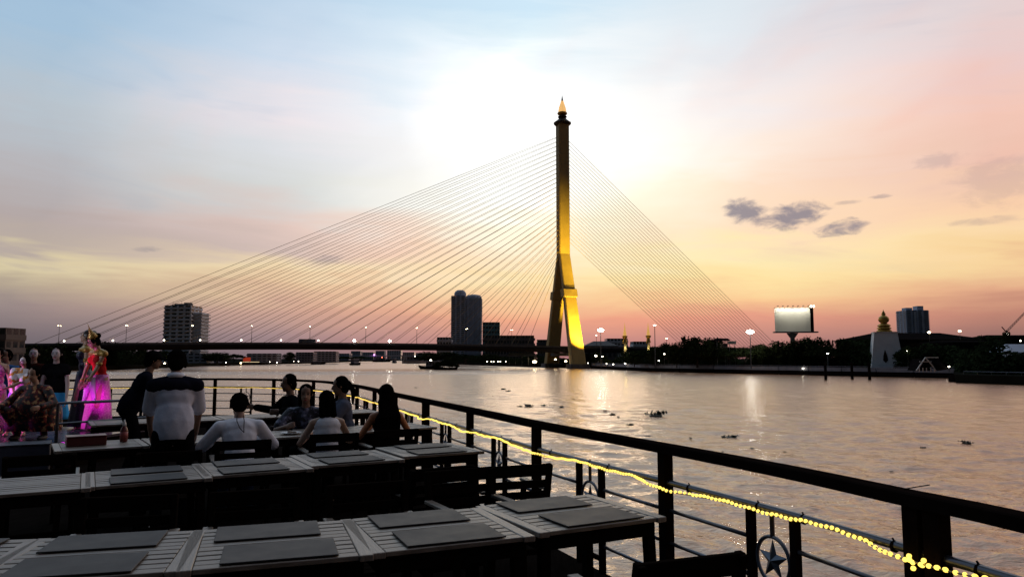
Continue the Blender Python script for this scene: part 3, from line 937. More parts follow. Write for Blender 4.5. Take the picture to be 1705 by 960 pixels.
# white gable near the right edge
gb = empty('white_gable_shed', (pt(1690, 613, 205).x, 205, 2.0))
tag(gb, 'small white gabled shed at the right edge of the bank', 'shed')
m3 = MB(); m3.hull([[(-1.5, 0, 0), (1.6, 0, 0), (.1, 0, 2.6)], [(-1.5, 3, 0), (1.6, 3, 0), (.1, 3, 2.6)]]); m3.build('gable', M_WHITE, gb)
m3 = MB(); m3.box((.1, -.02, .6), (.8, .08, 1.2)); m3.build('door', M_ROOF, gb)
# lookout with small hipped roof and sign board above the trees
lk = empty('roof_lookout', (pt(1201, 575, 300).x, 300, 2.0))
tag(lk, 'small roofed lookout standing above the round trees', 'lookout')
zr = pt(1201, 567, 300).z - 2
m3 = MB(); m3.hull([[(-3.4, -2.5, zr), (3.2, -2.5, zr), (3.2, 2.5, zr), (-3.4, 2.5, zr)], [(-2.2, -.6, zr + 1.0), (2.6, -.6, zr + 1.0), (2.6, .6, zr + 1.0), (-2.2, .6, zr + 1.0)]]); m3.build('roof', M_ROOF, lk)
for x in (-2.2, 2.0):
    for y in (-1.6, 1.6):
        m3 = MB(); m3.tube([(x, y, 0), (x, y, zr)], .18, 6); m3.build('post', M_STEEL, lk)
m3 = MB(); m3.box((.6, 0, zr - 2.2), (3.2, 3, 2.2)); m3.build('cabin', M_BROWNC, lk)
sb = empty('park_sign_board', (pt(1219, 575, 295).x, 295, 2.0))
tag(sb, 'dark sign board on posts among the treetops', 'sign')
zr = pt(1219, 570, 295).z - 2
m3 = MB(); m3.box((0, 0, zr), (3.2, .25, 1.2)); m3.build('board', M_CONC_D, sb)
for x in (-1.1, 1.1):
    m3 = MB(); m3.tube([(x, 0, 0), (x, 0, zr - .5)], .12, 6); m3.build('post', M_STEEL, sb)
# ================================================================ trees
def leaf_mesh(name, kind, seed, nclump, leaves, ls):
    """crown of many leaf-sized faces gathered in clumps, unit size: about 1 wide and 1 tall, base at z 0"""
    rnd = random.Random(seed)
    vs, fs = [], []
    for c in range(nclump):
        if kind == 'round':
            while True:
                p = Vector((rnd.uniform(-1, 1), rnd.uniform(-1, 1), rnd.uniform(-1, 1)))
                if 0.25 < p.length < 1:
                    break
            p = Vector((p.x * .40, p.y * .40, .54 + p.z * (.40 if p.z > 0 else .36)))
            cr = rnd.uniform(.07, .15)
        elif kind == 'tall':
            z = rnd.uniform(.10, .97)
            w = .38 * math.sin(math.pi * min(1, (1 - z) * .85 + .12)) ** .7
            a = rnd.uniform(0, 6.283)
            r = w * math.sqrt(rnd.random())
            p = Vector((r * math.cos(a), r * math.sin(a), z))
            cr = rnd.uniform(.05, .11)
        else:                                    # spreading, flat topped
            a, r = rnd.uniform(0, 6.283), math.sqrt(rnd.random()) * .46
            p = Vector((r * math.cos(a), r * math.sin(a), .50 + .40 * (1 - (r / .5) ** 2) * rnd.uniform(.35, 1.0)))
            cr = rnd.uniform(.06, .12)
        for _ in range(leaves):
            d = Vector((rnd.gauss(0, 1), rnd.gauss(0, 1), rnd.gauss(0, .8)))
            d = d.normalized() * cr * rnd.uniform(.35, 1.1)
            q = p + d
            n = Vector((rnd.uniform(-1, 1), rnd.uniform(-1, 1), rnd.uniform(-.2, 1))).normalized()
            u = n.orthogonal().normalized()
            w = n.cross(u)
            ang = rnd.uniform(0, 6.283)
            u2, w2 = u * math.cos(ang) + w * math.sin(ang), w * math.cos(ang) - u * math.sin(ang)
            s = ls * rnd.uniform(.6, 1.3)
            o = len(vs)
            vs += [q - u2 * s, q + w2 * s * .5, q + u2 * s, q - w2 * s * .5]
            fs.append((o, o + 1, o + 2, o + 3))
    me = bpy.data.meshes.new(name)
    me.from_pydata([tuple(v) for v in vs], [], fs)
    me.materials.append(M_LEAF[seed % 2])
    return me
def trunk_mesh(seed, zc):
    rnd = random.Random(seed)
    m3 = MB()
    m3.tube([(0, 0, 0), (rnd.uniform(-.01, .01), 0, zc * .5), (0, 0, zc)], [.035, .026, .018], 7)
    for i in range(5):
        a = i * 1.26 + rnd.uniform(-.4, .4)
        m3.tube([(0, 0, zc * rnd.uniform(.6, .95)), (.12 * math.cos(a), .12 * math.sin(a), zc + .12), (.26 * math.cos(a), .26 * math.sin(a), zc + rnd.uniform(.2, .34))], [.014, .010, .004], 5)
    o = m3.build('trunk_proto', M_BARK)
    me = o.data
    bpy.data.objects.remove(o)
    return me
CROWNS = {'round': [leaf_mesh('crown', 'round', s, 90, 46, .034) for s in (1, 2, 3)], 'tall': [leaf_mesh('crown', 'tall', s, 70, 44, .034) for s in (4, 5)], 'flat': [leaf_mesh('crown', 'flat', s, 80, 44, .034) for s in (6, 7)]}
TRUNKS = [trunk_mesh(s, .42) for s in (1, 2, 3)]
tree_n = [0]
def tree(px, ytop, wpx, Y, kind, label, group, ground=2.0, cat='tree'):
    p = pt(px, ytop, Y)
    H = p.z - ground
    w = wpx * 1.25 * Y / F_PX
    i = tree_n[0]; tree_n[0] += 1
    h = empty('tree', (p.x, Y, ground), i * 2.4)
    tag(h, label, cat, group)
    tr = link(bpy.data.objects.new('trunk', TRUNKS[i % 3]), h)
    tr.scale = (max(w, H * .5), max(w, H * .5), H)
    cs = CROWNS[kind]
    crn = link(bpy.data.objects.new('crown', cs[i % len(cs)]), h)
    crn.scale = (w * 1.12, w * 1.12, H * 1.04)
# right bank, left to right
RT = 'trees along the right bank'
for px, yt, w, Y, kd, lb in (
    (712, 585, 34, 640, 'round', 'dark tree on the point under the bridge, left of two'), (742, 586, 44, 600, 'round', 'broad dark tree on the point under the bridge'), (775, 589, 40, 560, 'flat', 'low dark tree under the bridge right of the point'), (812, 589, 40, 520, 'round', 'dark tree under the bridge beside the lit shed'),
    (1068, 580, 34, 345, 'flat', 'low tree between the two golden spires'), (1056, 585, 26, 338, 'round', 'small tree at the foot of the left spire'), (1090, 577, 26, 330, 'round', 'small tree at the foot of the right spire'), (1112, 571, 30, 325, 'round', 'round tree right of the right spire'),
    (1138, 563, 15, 316, 'tall', 'narrow dark tree left of the big round trees'), (1126, 570, 26, 310, 'round', 'small round tree left of the narrow tree'), (1160, 561, 44, 306, 'round', 'big round tree right of the narrow tree'), (1186, 562, 38, 302, 'round', 'big round tree below the roofed lookout'),
    (1214, 575, 34, 296, 'flat', 'low tree under the sign board'), (1240, 577, 40, 290, 'flat', 'low spreading tree under the bright mast'), (1268, 573, 36, 286, 'round', 'tree right of the bright mast'), (1296, 567, 36, 284, 'round', 'tree just left of the billboard post'),
    (1322, 566, 34, 280, 'round', 'tree in front of the billboard post'), (1352, 561, 46, 278, 'round', 'tall bushy tree right of the billboard'), (1382, 569, 16, 274, 'tall', 'narrow tree right of the bushy tree'), (1378, 575, 40, 272, 'flat', 'low tree right of the billboard'),
    (1408, 563, 34, 270, 'round', 'tree left of the two beside the monument'), (1432, 562, 34, 268, 'round', 'tree second left of the white monument'), (1452, 567, 30, 266, 'round', 'tree just behind the left edge of the monument'),
    (1514, 575, 34, 243, 'flat', 'layered tree just right of the white monument'), (1540, 580, 30, 246, 'round', 'tree behind the gabled pavilion'), (1660, 570, 36, 226, 'round', 'dark tree right of the dark flat hall'), (1676, 556, 18, 232, 'tall', 'tall narrow tree under the crane'), (1575, 578, 40, 236, 'round', 'dark tree in front of the wide hall')):
    tree(px, yt, w, Y, kd, lb, RT)
# undergrowth in front of the trees, one dense shrubbery
def shrub_mesh(line, hgt, seed, n, size):
    rnd = random.Random(seed)
    vs, fs = [], []
    for _ in range(n):
        f = rnd.random() * (len(line) - 1)
        i = min(int(f), len(line) - 2)
        a, b = line[i], line[i + 1]
        p = a.lerp(b, f - i)
        hh = hgt * (.55 + .45 * math.sin(f * 9.1 + seed) * math.sin(f * 3.7))
        q = Vector((p.x + rnd.uniform(-2, 2), p.y + rnd.uniform(-3, 3), 2.0 + rnd.random() ** 1.3 * max(1.5, hh)))
        u = Vector((rnd.gauss(0, 1), rnd.gauss(0, 1), rnd.gauss(0, 1))).normalized()
        w = u.orthogonal().normalized()
        s = size * rnd.uniform(.6, 1.4)
        o = len(vs)
        vs += [q - u * s, q + w * s * .6, q + u * s, q - w * s * .6]
        fs.append((o, o + 1, o + 2, o + 3))
    me = bpy.data.meshes.new('shrubbery')
    me.from_pydata([tuple(v) for v in vs], [], fs)
    me.materials.append(M_LEAF[0])
    return me
def back(px, py, k):
    p = at(px, py, 0)
    d = Vector((p.x, p.y, 0)).normalized()
    return p + d * k
ln = [back(px, py, 22) for px, py in ((985, 613), (1080, 618), (1160, 620), (1250, 622), (1330, 624), (1400, 625.5), (1455, 627))]
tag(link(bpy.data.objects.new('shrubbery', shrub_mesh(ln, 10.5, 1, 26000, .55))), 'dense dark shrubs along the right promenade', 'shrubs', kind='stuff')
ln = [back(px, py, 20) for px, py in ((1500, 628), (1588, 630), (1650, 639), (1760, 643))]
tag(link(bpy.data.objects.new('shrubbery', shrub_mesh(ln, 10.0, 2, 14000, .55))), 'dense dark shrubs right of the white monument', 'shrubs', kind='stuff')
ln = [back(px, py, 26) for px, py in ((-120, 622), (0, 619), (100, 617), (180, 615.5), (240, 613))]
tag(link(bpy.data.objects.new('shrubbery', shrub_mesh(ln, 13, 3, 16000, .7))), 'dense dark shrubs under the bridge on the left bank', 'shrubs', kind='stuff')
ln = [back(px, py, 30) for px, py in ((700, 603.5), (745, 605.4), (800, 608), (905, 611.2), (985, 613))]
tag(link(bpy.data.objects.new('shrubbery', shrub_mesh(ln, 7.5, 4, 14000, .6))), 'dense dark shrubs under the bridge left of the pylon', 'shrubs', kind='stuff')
LT = 'trees along the left bank'
for px, yt, w, Y, kd, lb in ((40, 578, 70, 410, 'round', 'dark tree behind the stage at the far left'), (100, 580, 60, 430, 'round', 'dark tree behind the dancers'), (160, 579, 60, 450, 'flat', 'dark tree under the bridge right of the dancers'), (215, 580, 56, 470, 'round', 'dark tree under the bridge left of the tower block'),
    (262, 583, 36, 540, 'round', 'tree at the left foot of the tower block'), (362, 586, 40, 600, 'round', 'dark tree right of the tower block under the bridge'), (390, 588, 28, 640, 'flat', 'low tree left of the riverside houses'), (482, 586, 18, 700, 'round', 'dark tree between the riverside houses'), (560, 592, 40, 900, 'flat', 'distant low trees right of the left bank houses'), (600, 593, 40, 1000, 'flat', 'most distant trees on the left bank')):
    tree(px, yt, w, Y, kd, lb, LT)
# ================================================================ left bank houses
M_HOUSE = mat('house_wall', (.36, .36, .40), .85, var=.15, scale=.2)
M_HOUSE2 = mat('house_wall_dark', (.16, .17, .22), .85, var=.15, scale=.2)
for px0, px1, yt, Y, fl, mm, lb in ((280, 345, 588, 600, 3, M_HOUSE, 'pale house with railed storeys below the tower block'), (410, 462, 588, 680, 4, M_HOUSE, 'long pale riverside house left of the dark tree'), (492, 522, 586, 730, 4, M_HOUSE2, 'dark blue riverside house right of the dark tree'), (522, 560, 584.5, 800, 5, M_HOUSE, 'pale riverside house at the end of the row'), (346, 360, 590, 620, 3, M_HOUSE2, 'narrow house beside the pale railed house')):
    tower('riverside_house', px0, px1, yt, Y, 14, fl, lb, mm, bays=6)
for i, (px0, px1, yt, Y) in enumerate(((556, 582, 588, 1500), (584, 600, 584, 1900), (602, 622, 586, 2000), (625, 640, 583.5, 2200), (644, 668, 583, 2300), (670, 690, 586, 2000), (692, 704, 587, 1800))):
    tower('distant_block', px0, px1, yt, Y, 30, 6, ('pale distant block seen under the bridge, %s from the left' % ('first', 'second', 'third', 'fourth', 'fifth', 'sixth', 'seventh')[i]), M_PALE, bays=6, balcony=False)
# distant low road bridge with a purple lamp
db = empty('distant_bridge', (0, 1450, 0)); tag(db, 'low distant road bridge seen under the cable-stayed bridge', 'bridge')
a, b = pt(545, 592, 1450), pt(705, 591, 1450)
m3 = MB(); m3.box(((a.x + b.x) / 2, 0, a.z), (b.x - a.x, 12, 2.0)); m3.build('deck', M_BLUEGREY, db)
for i in range(7):
    x = a.x + (b.x - a.x) * (i + .5) / 7
    m3 = MB(); m3.box((x, 0, (a.z - 1) / 2), (3, 9, a.z - 1.1)); m3.build('pier', M_HOUSE2, db)
pl = empty('purple_lamp', pt(623, 591, 1440)); tag(pl, 'purple-pink lamp on the distant low bridge', 'lamp')
m3 = MB(); m3.ball((0, 0, .6), 1.3, 8); m3.build('globe', glow('lamp_purple', (.75, .25, 1.0), 6), pl)
m3 = MB(); m3.tube([(0, 0, -2.0), (0, 0, -.4)], .3, 6); m3.build('post', M_STEEL, pl)
# lamps on the left bank
for px, py, Y, r, mm, lb in ((274, 604.5, 540, .6, M_LAMP_WW, 'bright warm lamp by the head of the standing man'), (284, 600, 560, .3, M_LAMP_S, 'small lamp in a string, left end, below the tower block'), (289, 600, 560, .3, M_LAMP_S, 'small lamp in a string, middle, below the tower block'), (293, 601, 560, .3, M_LAMP_S, 'small lamp in a string, right end, below the tower block'),
    (376, 603, 590, .32, M_LAMP_S, 'quay lamp left of the red glow on the left bank'), (401, 604, 610, .55, M_LAMP_WW, 'warm quay lamp beside the red sign'), (449, 602, 660, .3, M_LAMP_S, 'quay lamp below the long pale house'), (461, 603, 670, .38, M_LAMP_S, 'quay lamp right of the long pale house'), (489, 601, 700, .26, M_LAMP_S, 'left of a pair of quay lamps by the dark blue house'), (497, 601, 705, .36, M_LAMP_S, 'right of a pair of quay lamps by the dark blue house')):
    p = pt(px, py, Y)
    h = empty('quay_lamp', (p.x, Y, 2.0)); tag(h, lb, 'lamp', 'small lamps on the left bank')
    m3 = MB(); m3.tube([(0, 0, -.5), (0, 0, p.z - 2)], [.12, .08], 6); m3.build('pole', M_STEEL, h)
    m3 = MB(); m3.ball((0, 0, p.z - 2), r, 8, s=(1.2, 1, .8)); m3.build('bulb', mm, h)
rs = empty('red_sign', (pt(411, 598, 640).x, 640, 2.0)); tag(rs, 'dim red lit sign on the left bank by the long pale house', 'sign')
m3 = MB(); m3.box((0, 0, 3.0), (6.4, .3, 3.4)); m3.build('sign_face', glow('red_glow', (.5, .05, .02), .5), rs)
for x in (-2.4, 2.4):
    m3 = MB(); m3.tube([(x, .3, 0), (x, .3, 3)], .15, 6); m3.build('post', M_STEEL, rs)
ls = empty('lit_terrace', (pt(418, 604, 650).x, 650, 2.0)); tag(ls, 'low lit waterside terrace below the long pale house', 'terrace')
m3 = MB(); m3.box((0, 0, 1.2), (16, 2, .25)); m3.build('canopy', M_HOUSE2, ls)
m3 = MB(); m3.box((0, -.4, .7), (15, .15, .3)); m3.build('light_strip', glow('terrace_strip', (1, .8, .45), 1.2), ls)
# ================================================================ right bank waterfront
M_QUAY = mat('quay_wall', (.22, .23, .28), .8, var=.25, scale=.3)
qw = empty('promenade_wall', (0, 0, 0)); tag(qw, 'long pale promenade wall along the right bank', 'wall')
ql = [at(px, py, 0) for px, py in ((1588, 629.5), (1400, 625.5), (1250, 622), (1080, 618), (985, 613))]
for a, b in zip(ql, ql[1:]):
    n = 3
    for i in range(n):
        c, d = a.lerp(b, i / n), a.lerp(b, (i + .97) / n)
        m3 = MB(); m3.bar(c + Vector((0, -.6, 2.25)), d + Vector((0, -.6, 2.25)), .5, 1.3); m3.build('panel', M_QUAY, qw)
        m3 = MB(); m3.bar(c + Vector((0, -.9, .5)), d + Vector((0, -.9, .5)), .5, 1.7); m3.build('footing', M_ROOF, qw)
tq = MB()
for a, b in zip(ql, ql[1:]):
    tq.bar(a + Vector((0, -.65, 3.25)), b + Vector((0, -.65, 3.25)), .14, .14)
tq.build('handrail', M_QUAY, qw)
for px, py, lb in ((1375, 632, 'mooring post in the water below the billboard'), (1419, 631, 'mooring post left of the white monument'), (1448, 632, 'mooring post in front of the white monument')):
    p = at(px, py, 0)
    m3 = MB(); m3.tube([p + Vector((0, 0, -1)), p + Vector((0, 0, 4.6))], [.42, .36], 9); m3.tube([p + Vector((0, 0, 4.6)), p + Vector((0, 0, 4.9))], [.46, .2], 9)
    tag(m3.build('mooring_post', M_ROOF), lb, 'post', 'mooring posts off the right bank')
pr = empty('dark_pier', (0, 0, 0)); tag(pr, 'dark floating pier at the right edge of the river', 'pier')
a, b = at(1594, 635, 0), at(1830, 643, 0)
m3 = MB(); m3.bar(a + Vector((0, 0, .9)), b + Vector((0, 0, .9)), 6, 1.8); m3.build('pontoon', M_ROOF, pr)
m3 = MB(); m3.bar(a + Vector((0, -2.9, 2.7)), b + Vector((0, -2.9, 2.7)), .14, .14); m3.build('handrail', M_QUAY, pr)
for i in range(10):
    c = a.lerp(b, i / 9)
    m3 = MB(); m3.tube([c + Vector((0, -2.9, 1.8)), c + Vector((0, -2.9, 2.68))], .07, 6); m3.build('rail_post', M_STEEL, pr)
# lit boathouse shed left of the pylon
Y = 452
a, b = pt(845, 592, Y), pt(893, 592, Y)
sh = empty('pier_shed', ((a.x + b.x) / 2, Y, 2.0)); tag(sh, 'open pier shed with pale roof under the bridge left of the pylon', 'shed')
w = b.x - a.x; zr = a.z - 2
m3 = MB(); m3.hull([[(-w / 2, -5, zr), (w / 2, -5, zr), (w / 2, 5, zr), (-w / 2, 5, zr)], [(-w / 2 + 1, -.3, zr + 1.7), (w / 2 - 1, -.3, zr + 1.7), (w / 2 - 1, .3, zr + 1.7), (-w / 2 + 1, .3, zr + 1.7)]]); m3.build('roof', M_PALE, sh)
for i in range(5):
    for y in (-4, 4):
        m3 = MB(); m3.tube([(-w / 2 + 1 + (w - 2) * i / 4, y, 0), (-w / 2 + 1 + (w - 2) * i / 4, y, zr)], .14, 6); m3.build('post', M_STEEL, sh)
for i, px in enumerate((811, 818, 822, 829, 833, 842)):
    p = pt(px, 601.5, 470)
    h = empty('string_lamp', (p.x, 470, p.z)); tag(h, ('leftmost', 'second', 'third', 'fourth', 'fifth', 'rightmost')[i] + ' small lamp in the quay row left of the pier shed', 'lamp', 'row of small quay lamps')
    m3 = MB(); m3.ball((0, 0, 0), .24, 6); m3.build('bulb', M_LAMP_S, h)
    m3 = MB(); m3.tube([(0, 0, -(p.z - 1.9)), (0, 0, -.2)], .07, 5); m3.build('pole', M_STEEL, h)
# ================================================================ boats
def river_boat(px, py, L, label, rz, cabin, lamp=None, group='boats out on the river', hullm=None):
    p = at(px, py, 0)
    h = empty('river_boat', p, rz); tag(h, label, 'boat', group)
    b_ = L * .14
    m3 = MB()
    secs = []
    for x, wv, z0, z1 in ((-L / 2, .75, .1, L * .10), (-L * .25, 1, -.2, L * .09), (L * .2, 1, -.2, L * .10), (L * .42, .5, .1, L * .13), (L / 2, .06, L * .08, L * .16)):
        secs.append([(x, -b_ * wv, z1), (x, -b_ * wv * .6, z0), (x, b_ * wv * .6, z0), (x, b_ * wv, z1)])
    m3.hull(secs); m3.build('hull', hullm or M_ROOF, h)
    m3 = MB(); m3.box((-L * .08, 0, L * .09 + cabin / 2), (L * .5, b_ * 1.5, cabin)); c_ = m3.build('cabin', M_HOUSE2, h)
    m3 = MB(); m3.box((-L * .08, 0, L * .09 + cabin + .1), (L * .62, b_ * 1.9, .2)); m3.build('roof', M_BLUEGREY, h)
    for i in range(4):
        for s in (-1, 1):
            m3 = MB(); m3.box((-L * .26 + i * L * .12, s * b_ * .752, L * .09 + cabin * .6), (L * .08, .06, cabin * .4)); m3.build('window', M_GLASS, c_)
    if lamp:
        m3 = MB(); m3.ball((0, 0, L * .09 + cabin + .6), L * .018 + .2, 6); m3.build('lamp', lamp, h)
river_boat(592, 607.4, 16, 'dark ferry on mid river below the bright bridge lamps', R(70), 4.0)
river_boat(636, 602.2, 30, 'distant boat with red lights under the bridge', R(5), 4.0, M_LAMP_R)
river_boat(657, 604.0, 14, 'small distant boat right of the red-lit boat', R(80), 4.5)
river_boat(691, 604.6, 30, 'pale excursion boat moored left of the trees on the point', R(10), 5.0, M_LAMP_S, hullm=M_PALE)
river_boat(530, 606.4, 14, 'tiny distant boat near the left bank houses', R(10), 1.6)
river_boat(717, 614.0, 14, 'small tug pulling the tree-covered barge', R(170), 3.0, M_LAMP_S)
# barge heaped with dark brush
p = at(742, 615.2, 0)
bg_ = empty('brush_barge', p); tag(bg_, 'low barge heaped with dark brush behind the small tug', 'barge')
m3 = MB(); m3.hull([[(-6, -3, 1.2), (-6, -2.6, -.3), (-6, 2.6, -.3), (-6, 3, 1.2)], [(6, -3, 1.2), (6, -2.6, -.3), (6, 2.6, -.3), (6, 3, 1.2)]]); m3.build('hull', M_ROOF, bg_)
hp = link(bpy.data.objects.new('brush_heap', CROWNS['flat'][0]), bg_); hp.scale = (13.5, 7, 9.5); hp.location = (0, 0, -3.2)
hp2 = link(bpy.data.objects.new('brush_heap', CROWNS['round'][0]), bg_); hp2.scale = (6.5, 5, 6.0); hp2.location = (1.2, 0, .6)
# ================================================================ floating water hyacinth
M_HYA = mat('water_hyacinth', (.018, .022, .010), .6, var=.4, scale=6)
def clump_mesh(seed, n):
    rnd = random.Random(seed)
    vs, fs = [], []
    for i in range(n):
        c = Vector((rnd.gauss(0, .30), rnd.gauss(0, .16), rnd.uniform(.0, .10)))
        tilt = rnd.uniform(.2, 1.2)
        a = rnd.uniform(0, 6.283)
        d = Vector((math.cos(a) * math.cos(tilt), math.sin(a) * math.cos(tilt), math.sin(tilt)))
        sd_ = Vector((-math.sin(a), math.cos(a), 0))
        l, w = rnd.uniform(.12, .30), rnd.uniform(.05, .09)
        o = len(vs)
        vs += [c, c + d * l * .5 + sd_ * w, c + d * l, c + d * l * .5 - sd_ * w]
        fs.append((o, o + 1, o + 2, o + 3))
    me = bpy.data.meshes.new('leaves'); me.from_pydata([tuple(v) for v in vs], [], fs); me.materials.append(M_HYA)
    return me
CL = [clump_mesh(s, 70) for s in (1, 2, 3, 4)]
def root_mat():
    m3 = MB(); m3.lathe([(.02, -.05), (.42, -.03), (.5, .02), (.3, .06), (.02, .07)], n=10); o = m3.build('root_proto', M_HYA); me = o.data; bpy.data.objects.remove(o); return me
ROOTM = root_mat()
clumps = [(1092, 692, 1.25, 'largest floating plant clump, alone on the river right of the pylon reflection'), (1020, 690, .62, 'long low plant raft left of the largest clump'), (1050, 707, .5, 'plant clump below the long low raft'), (838, 648, .9, 'plant clump farthest left beyond the rail'), (846, 651, .7, 'plant clump just right of the farthest left clump'),
 (880, 676, .9, 'plant raft near the left side of the pylon reflection'), (866, 677, .6, 'plant raft left end near the pylon reflection'), (905, 675, .6, 'plant raft inside the pylon reflection'), (935, 678, .6, 'plant clump right in the golden reflection'), (1008, 684, .5, 'small plant clump right of the white lamp reflection'), (1030, 694, .4, 'small plant clump under the long raft'),
 (1218, 728, .75, 'flat plant raft in front of the bright mast reflection'), (1205, 728, .4, 'left tip of the flat raft below the mast reflection'), (1252, 746, .22, 'tiny plant tuft below the flat raft'), (1150, 729, .22, 'tiny dark tuft left of the flat raft'), (1078, 727, .35, 'small plant raft nearest above the handrail'), (1610, 737, .55, 'dark plant clump at the far right of the river'), (1537, 746, .4, 'low plant scrap left of the far right clump'),
 (1484, 785, .16, 'small dark scrap above the handrail at right'), (1203, 752, .16, 'tiny scrap just above the handrail in the middle'), (1307, 752, .16, 'tiny scrap right of the mast reflection'), (955, 664, .35, 'small scrap right of the golden reflection'), (1110, 655, .3, 'far small scrap below the promenade'), (1230, 636, .5, 'far scrap close to the promenade wall'), (693, 645, .4, 'lone scrap left of the rail posts'), (820, 659, .35, 'scrap between the far left clump and the reflection')]
for i, (px, py, s, lb) in enumerate(clumps):
    p = at(px, py, 0)
    h = empty('water_plant_clump', p, i * 1.7); tag(h, lb, 'water plant', 'floating plant clumps')
    h.scale = (s * 1.15, s * 1.15, s * (1.6 if s > 1 else 1.1))
    link(bpy.data.objects.new('leaves', CL[i % 4]), h)
    link(bpy.data.objects.new('root_mat', ROOTM), h)
# ================================================================ the restaurant boat
M_WOOD = mat('weathered_teak', (.20, .158, .125), .40, var=.35, scale=9.0, bump=.25, stretch=(1, 9, 4), detail=8)
M_WOOD_E = mat('weathered_teak_border', (.235, .19, .155), .40, var=.35, scale=9.0, bump=.25, stretch=(9, 1, 4), detail=8)
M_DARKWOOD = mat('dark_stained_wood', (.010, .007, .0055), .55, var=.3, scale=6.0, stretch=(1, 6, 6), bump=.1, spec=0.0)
M_MAT = mat('dark_placemat', (.038, .033, .032), .5, var=.35, scale=7, bump=.08, spec=.12)
M_RAIL = mat('dark_rail_paint', (.011, .007, .006), .5, var=.3, scale=8, spec=0.0)
M_TUBE = mat('dull_steel_tube', (.10, .10, .12), .32, metal=.7, var=.2, scale=10)
M_DECKF = mat('deck_boards', (.010, .008, .007), .85, spec=0.0, var=.3, scale=3, stretch=(8, 1, 1))
M_HULL = mat('boat_hull_paint', (.05, .05, .06), .5, var=.2)
M_STAR = mat('star_steel', (.12, .14, .18), .4, metal=.6, var=.2)
def dk(x, y, z=0.0):
    return Vector((x, y, DECK + z))
# rail line on plan, from beside the camera round the bow
rp = [(2.62, -3.2), (2.38, -.4), (2.16, 1.5), (1.885, 2.757), (1.711, 3.251), (1.448, 4.009), (.978, 5.09), (.287, 6.615), (-.485, 8.591), (-1.891, 12.123), (-3.213, 15.61), (-4.24, 17.776), (-5.059, 19.15), (-6.182, 20.3), (-7.4, 20.95), (-9.0, 21.2), (-10.6, 20.9), (-12.0, 20.0), (-13.0, 18.6), (-13.4, 16.6)]
def catmull(P, n=6):
    out = []
    for i in range(len(P) - 1):
        p0, p1, p2, p3 = P[max(0, i - 1)], P[i], P[i + 1], P[min(len(P) - 1, i + 2)]
        for k in range(n):
            t_ = k / n
            out.append(tuple(.5 * (2 * p1[j] + (p2[j] - p0[j]) * t_ + (2 * p0[j] - 5 * p1[j] + 4 * p2[j] - p3[j]) * t_ ** 2 + (3 * p1[j] - p0[j] - 3 * p2[j] + p3[j]) * t_ ** 3) for j in (0, 1)))
    out.append(P[-1])
    return out
RC = catmull(rp)
cum = [0.0]
for a, b in zip(RC, RC[1:]):
    cum.append(cum[-1] + math.hypot(b[0] - a[0], b[1] - a[1]))
def rail_at(s):
    s = max(0, min(cum[-1] - 1e-6, s))
    for i in range(len(cum) - 1):
        if cum[i + 1] >= s:
            f = (s - cum[i]) / (cum[i + 1] - cum[i])
            x, y = RC[i][0] + (RC[i + 1][0] - RC[i][0]) * f, RC[i][1] + (RC[i + 1][1] - RC[i][1]) * f
            dx_, dy_ = RC[i + 1][0] - RC[i][0], RC[i + 1][1] - RC[i][1]
            l = math.hypot(dx_, dy_)
            return Vector((x, y, 0)), Vector((dx_ / l, dy_ / l, 0))
def s_near(x, y):
    return min(range(0, int(cum[-1] * 100)), key=lambda i: (rail_at(i / 100)[0] - Vector((x, y, 0))).length) / 100
# deck and hull
outline = [(p[0], p[1]) for p in RC] + [(-13.0, 4.0), (-11.0, -4.0), (2.66, -4.0)]
cx_ = sum(p[0] for p in outline) / len(outline); cy_ = sum(p[1] for p in outline) / len(outline)
grow = [(x + (x - cx_) * .012, y + (y - cy_) * .012) for x, y in outline]
m3 = MB(); m3.prism(grow, DECK - .12, DECK); tag(m3.build('boat_deck', M_DECKF), kind='structure')
m3 = MB()
m3.hull([[(x, y, DECK - .124) for x, y in grow], [(cx_ + (x - cx_) * .97, cy_ + (y - cy_) * .97, .6) for x, y in outline], [(cx_ + (x - cx_) * .9, cy_ + (y - cy_) * .9, -.8) for x, y in outline]])
tag(m3.build('boat_hull', M_HULL), kind='structure')
# ---- railing: one thing with posts, handrail, tubes and star panels
rail = empty('boat_railing', (0, 0, 0)); tag(rail, 'dark railing with star ornaments curving round the boat deck', 'railing')
S0 = s_near(1.75, 3.165)
post_s = [S0 + k * 1.96 for k in range(-2, 16) if 0 < S0 + k * 1.96 < cum[-1]]
m3 = MB(); o = 0
hr = []
for i, (x, y) in enumerate(RC):
    tdir = Vector((RC[min(i + 1, len(RC) - 1)][0] - RC[max(i - 1, 0)][0], RC[min(i + 1, len(RC) - 1)][1] - RC[max(i - 1, 0)][1], 0)).normalized()
    sd_ = Vector((tdir.y, -tdir.x, 0))
    c = dk(x, y, 1.015)
    hr.append([c - sd_ * .05 - Vector((0, 0, .024)), c + sd_ * .05 - Vector((0, 0, .024)), c + sd_ * .05 + Vector((0, 0, .028)), c + sd_ * .042 + Vector((0, 0, .035)), c - sd_ * .042 + Vector((0, 0, .035)), c - sd_ * .05 + Vector((0, 0, .028))])
m3.hull(hr); m3.build('handrail', M_RAIL, rail)
POSTS = []
for k, s in enumerate(post_s):
    dbl = (k + 2) % 4 == 0
    for off in ((-.05, .05) if dbl else (0,)):
        p, tdir = rail_at(s + off)
        m3 = MB(); m3.box(dk(p.x, p.y, .499), (.076, .07, .994), math.atan2(tdir.y, tdir.x)); m3.build('post', M_RAIL, rail)
    POSTS.append(s)
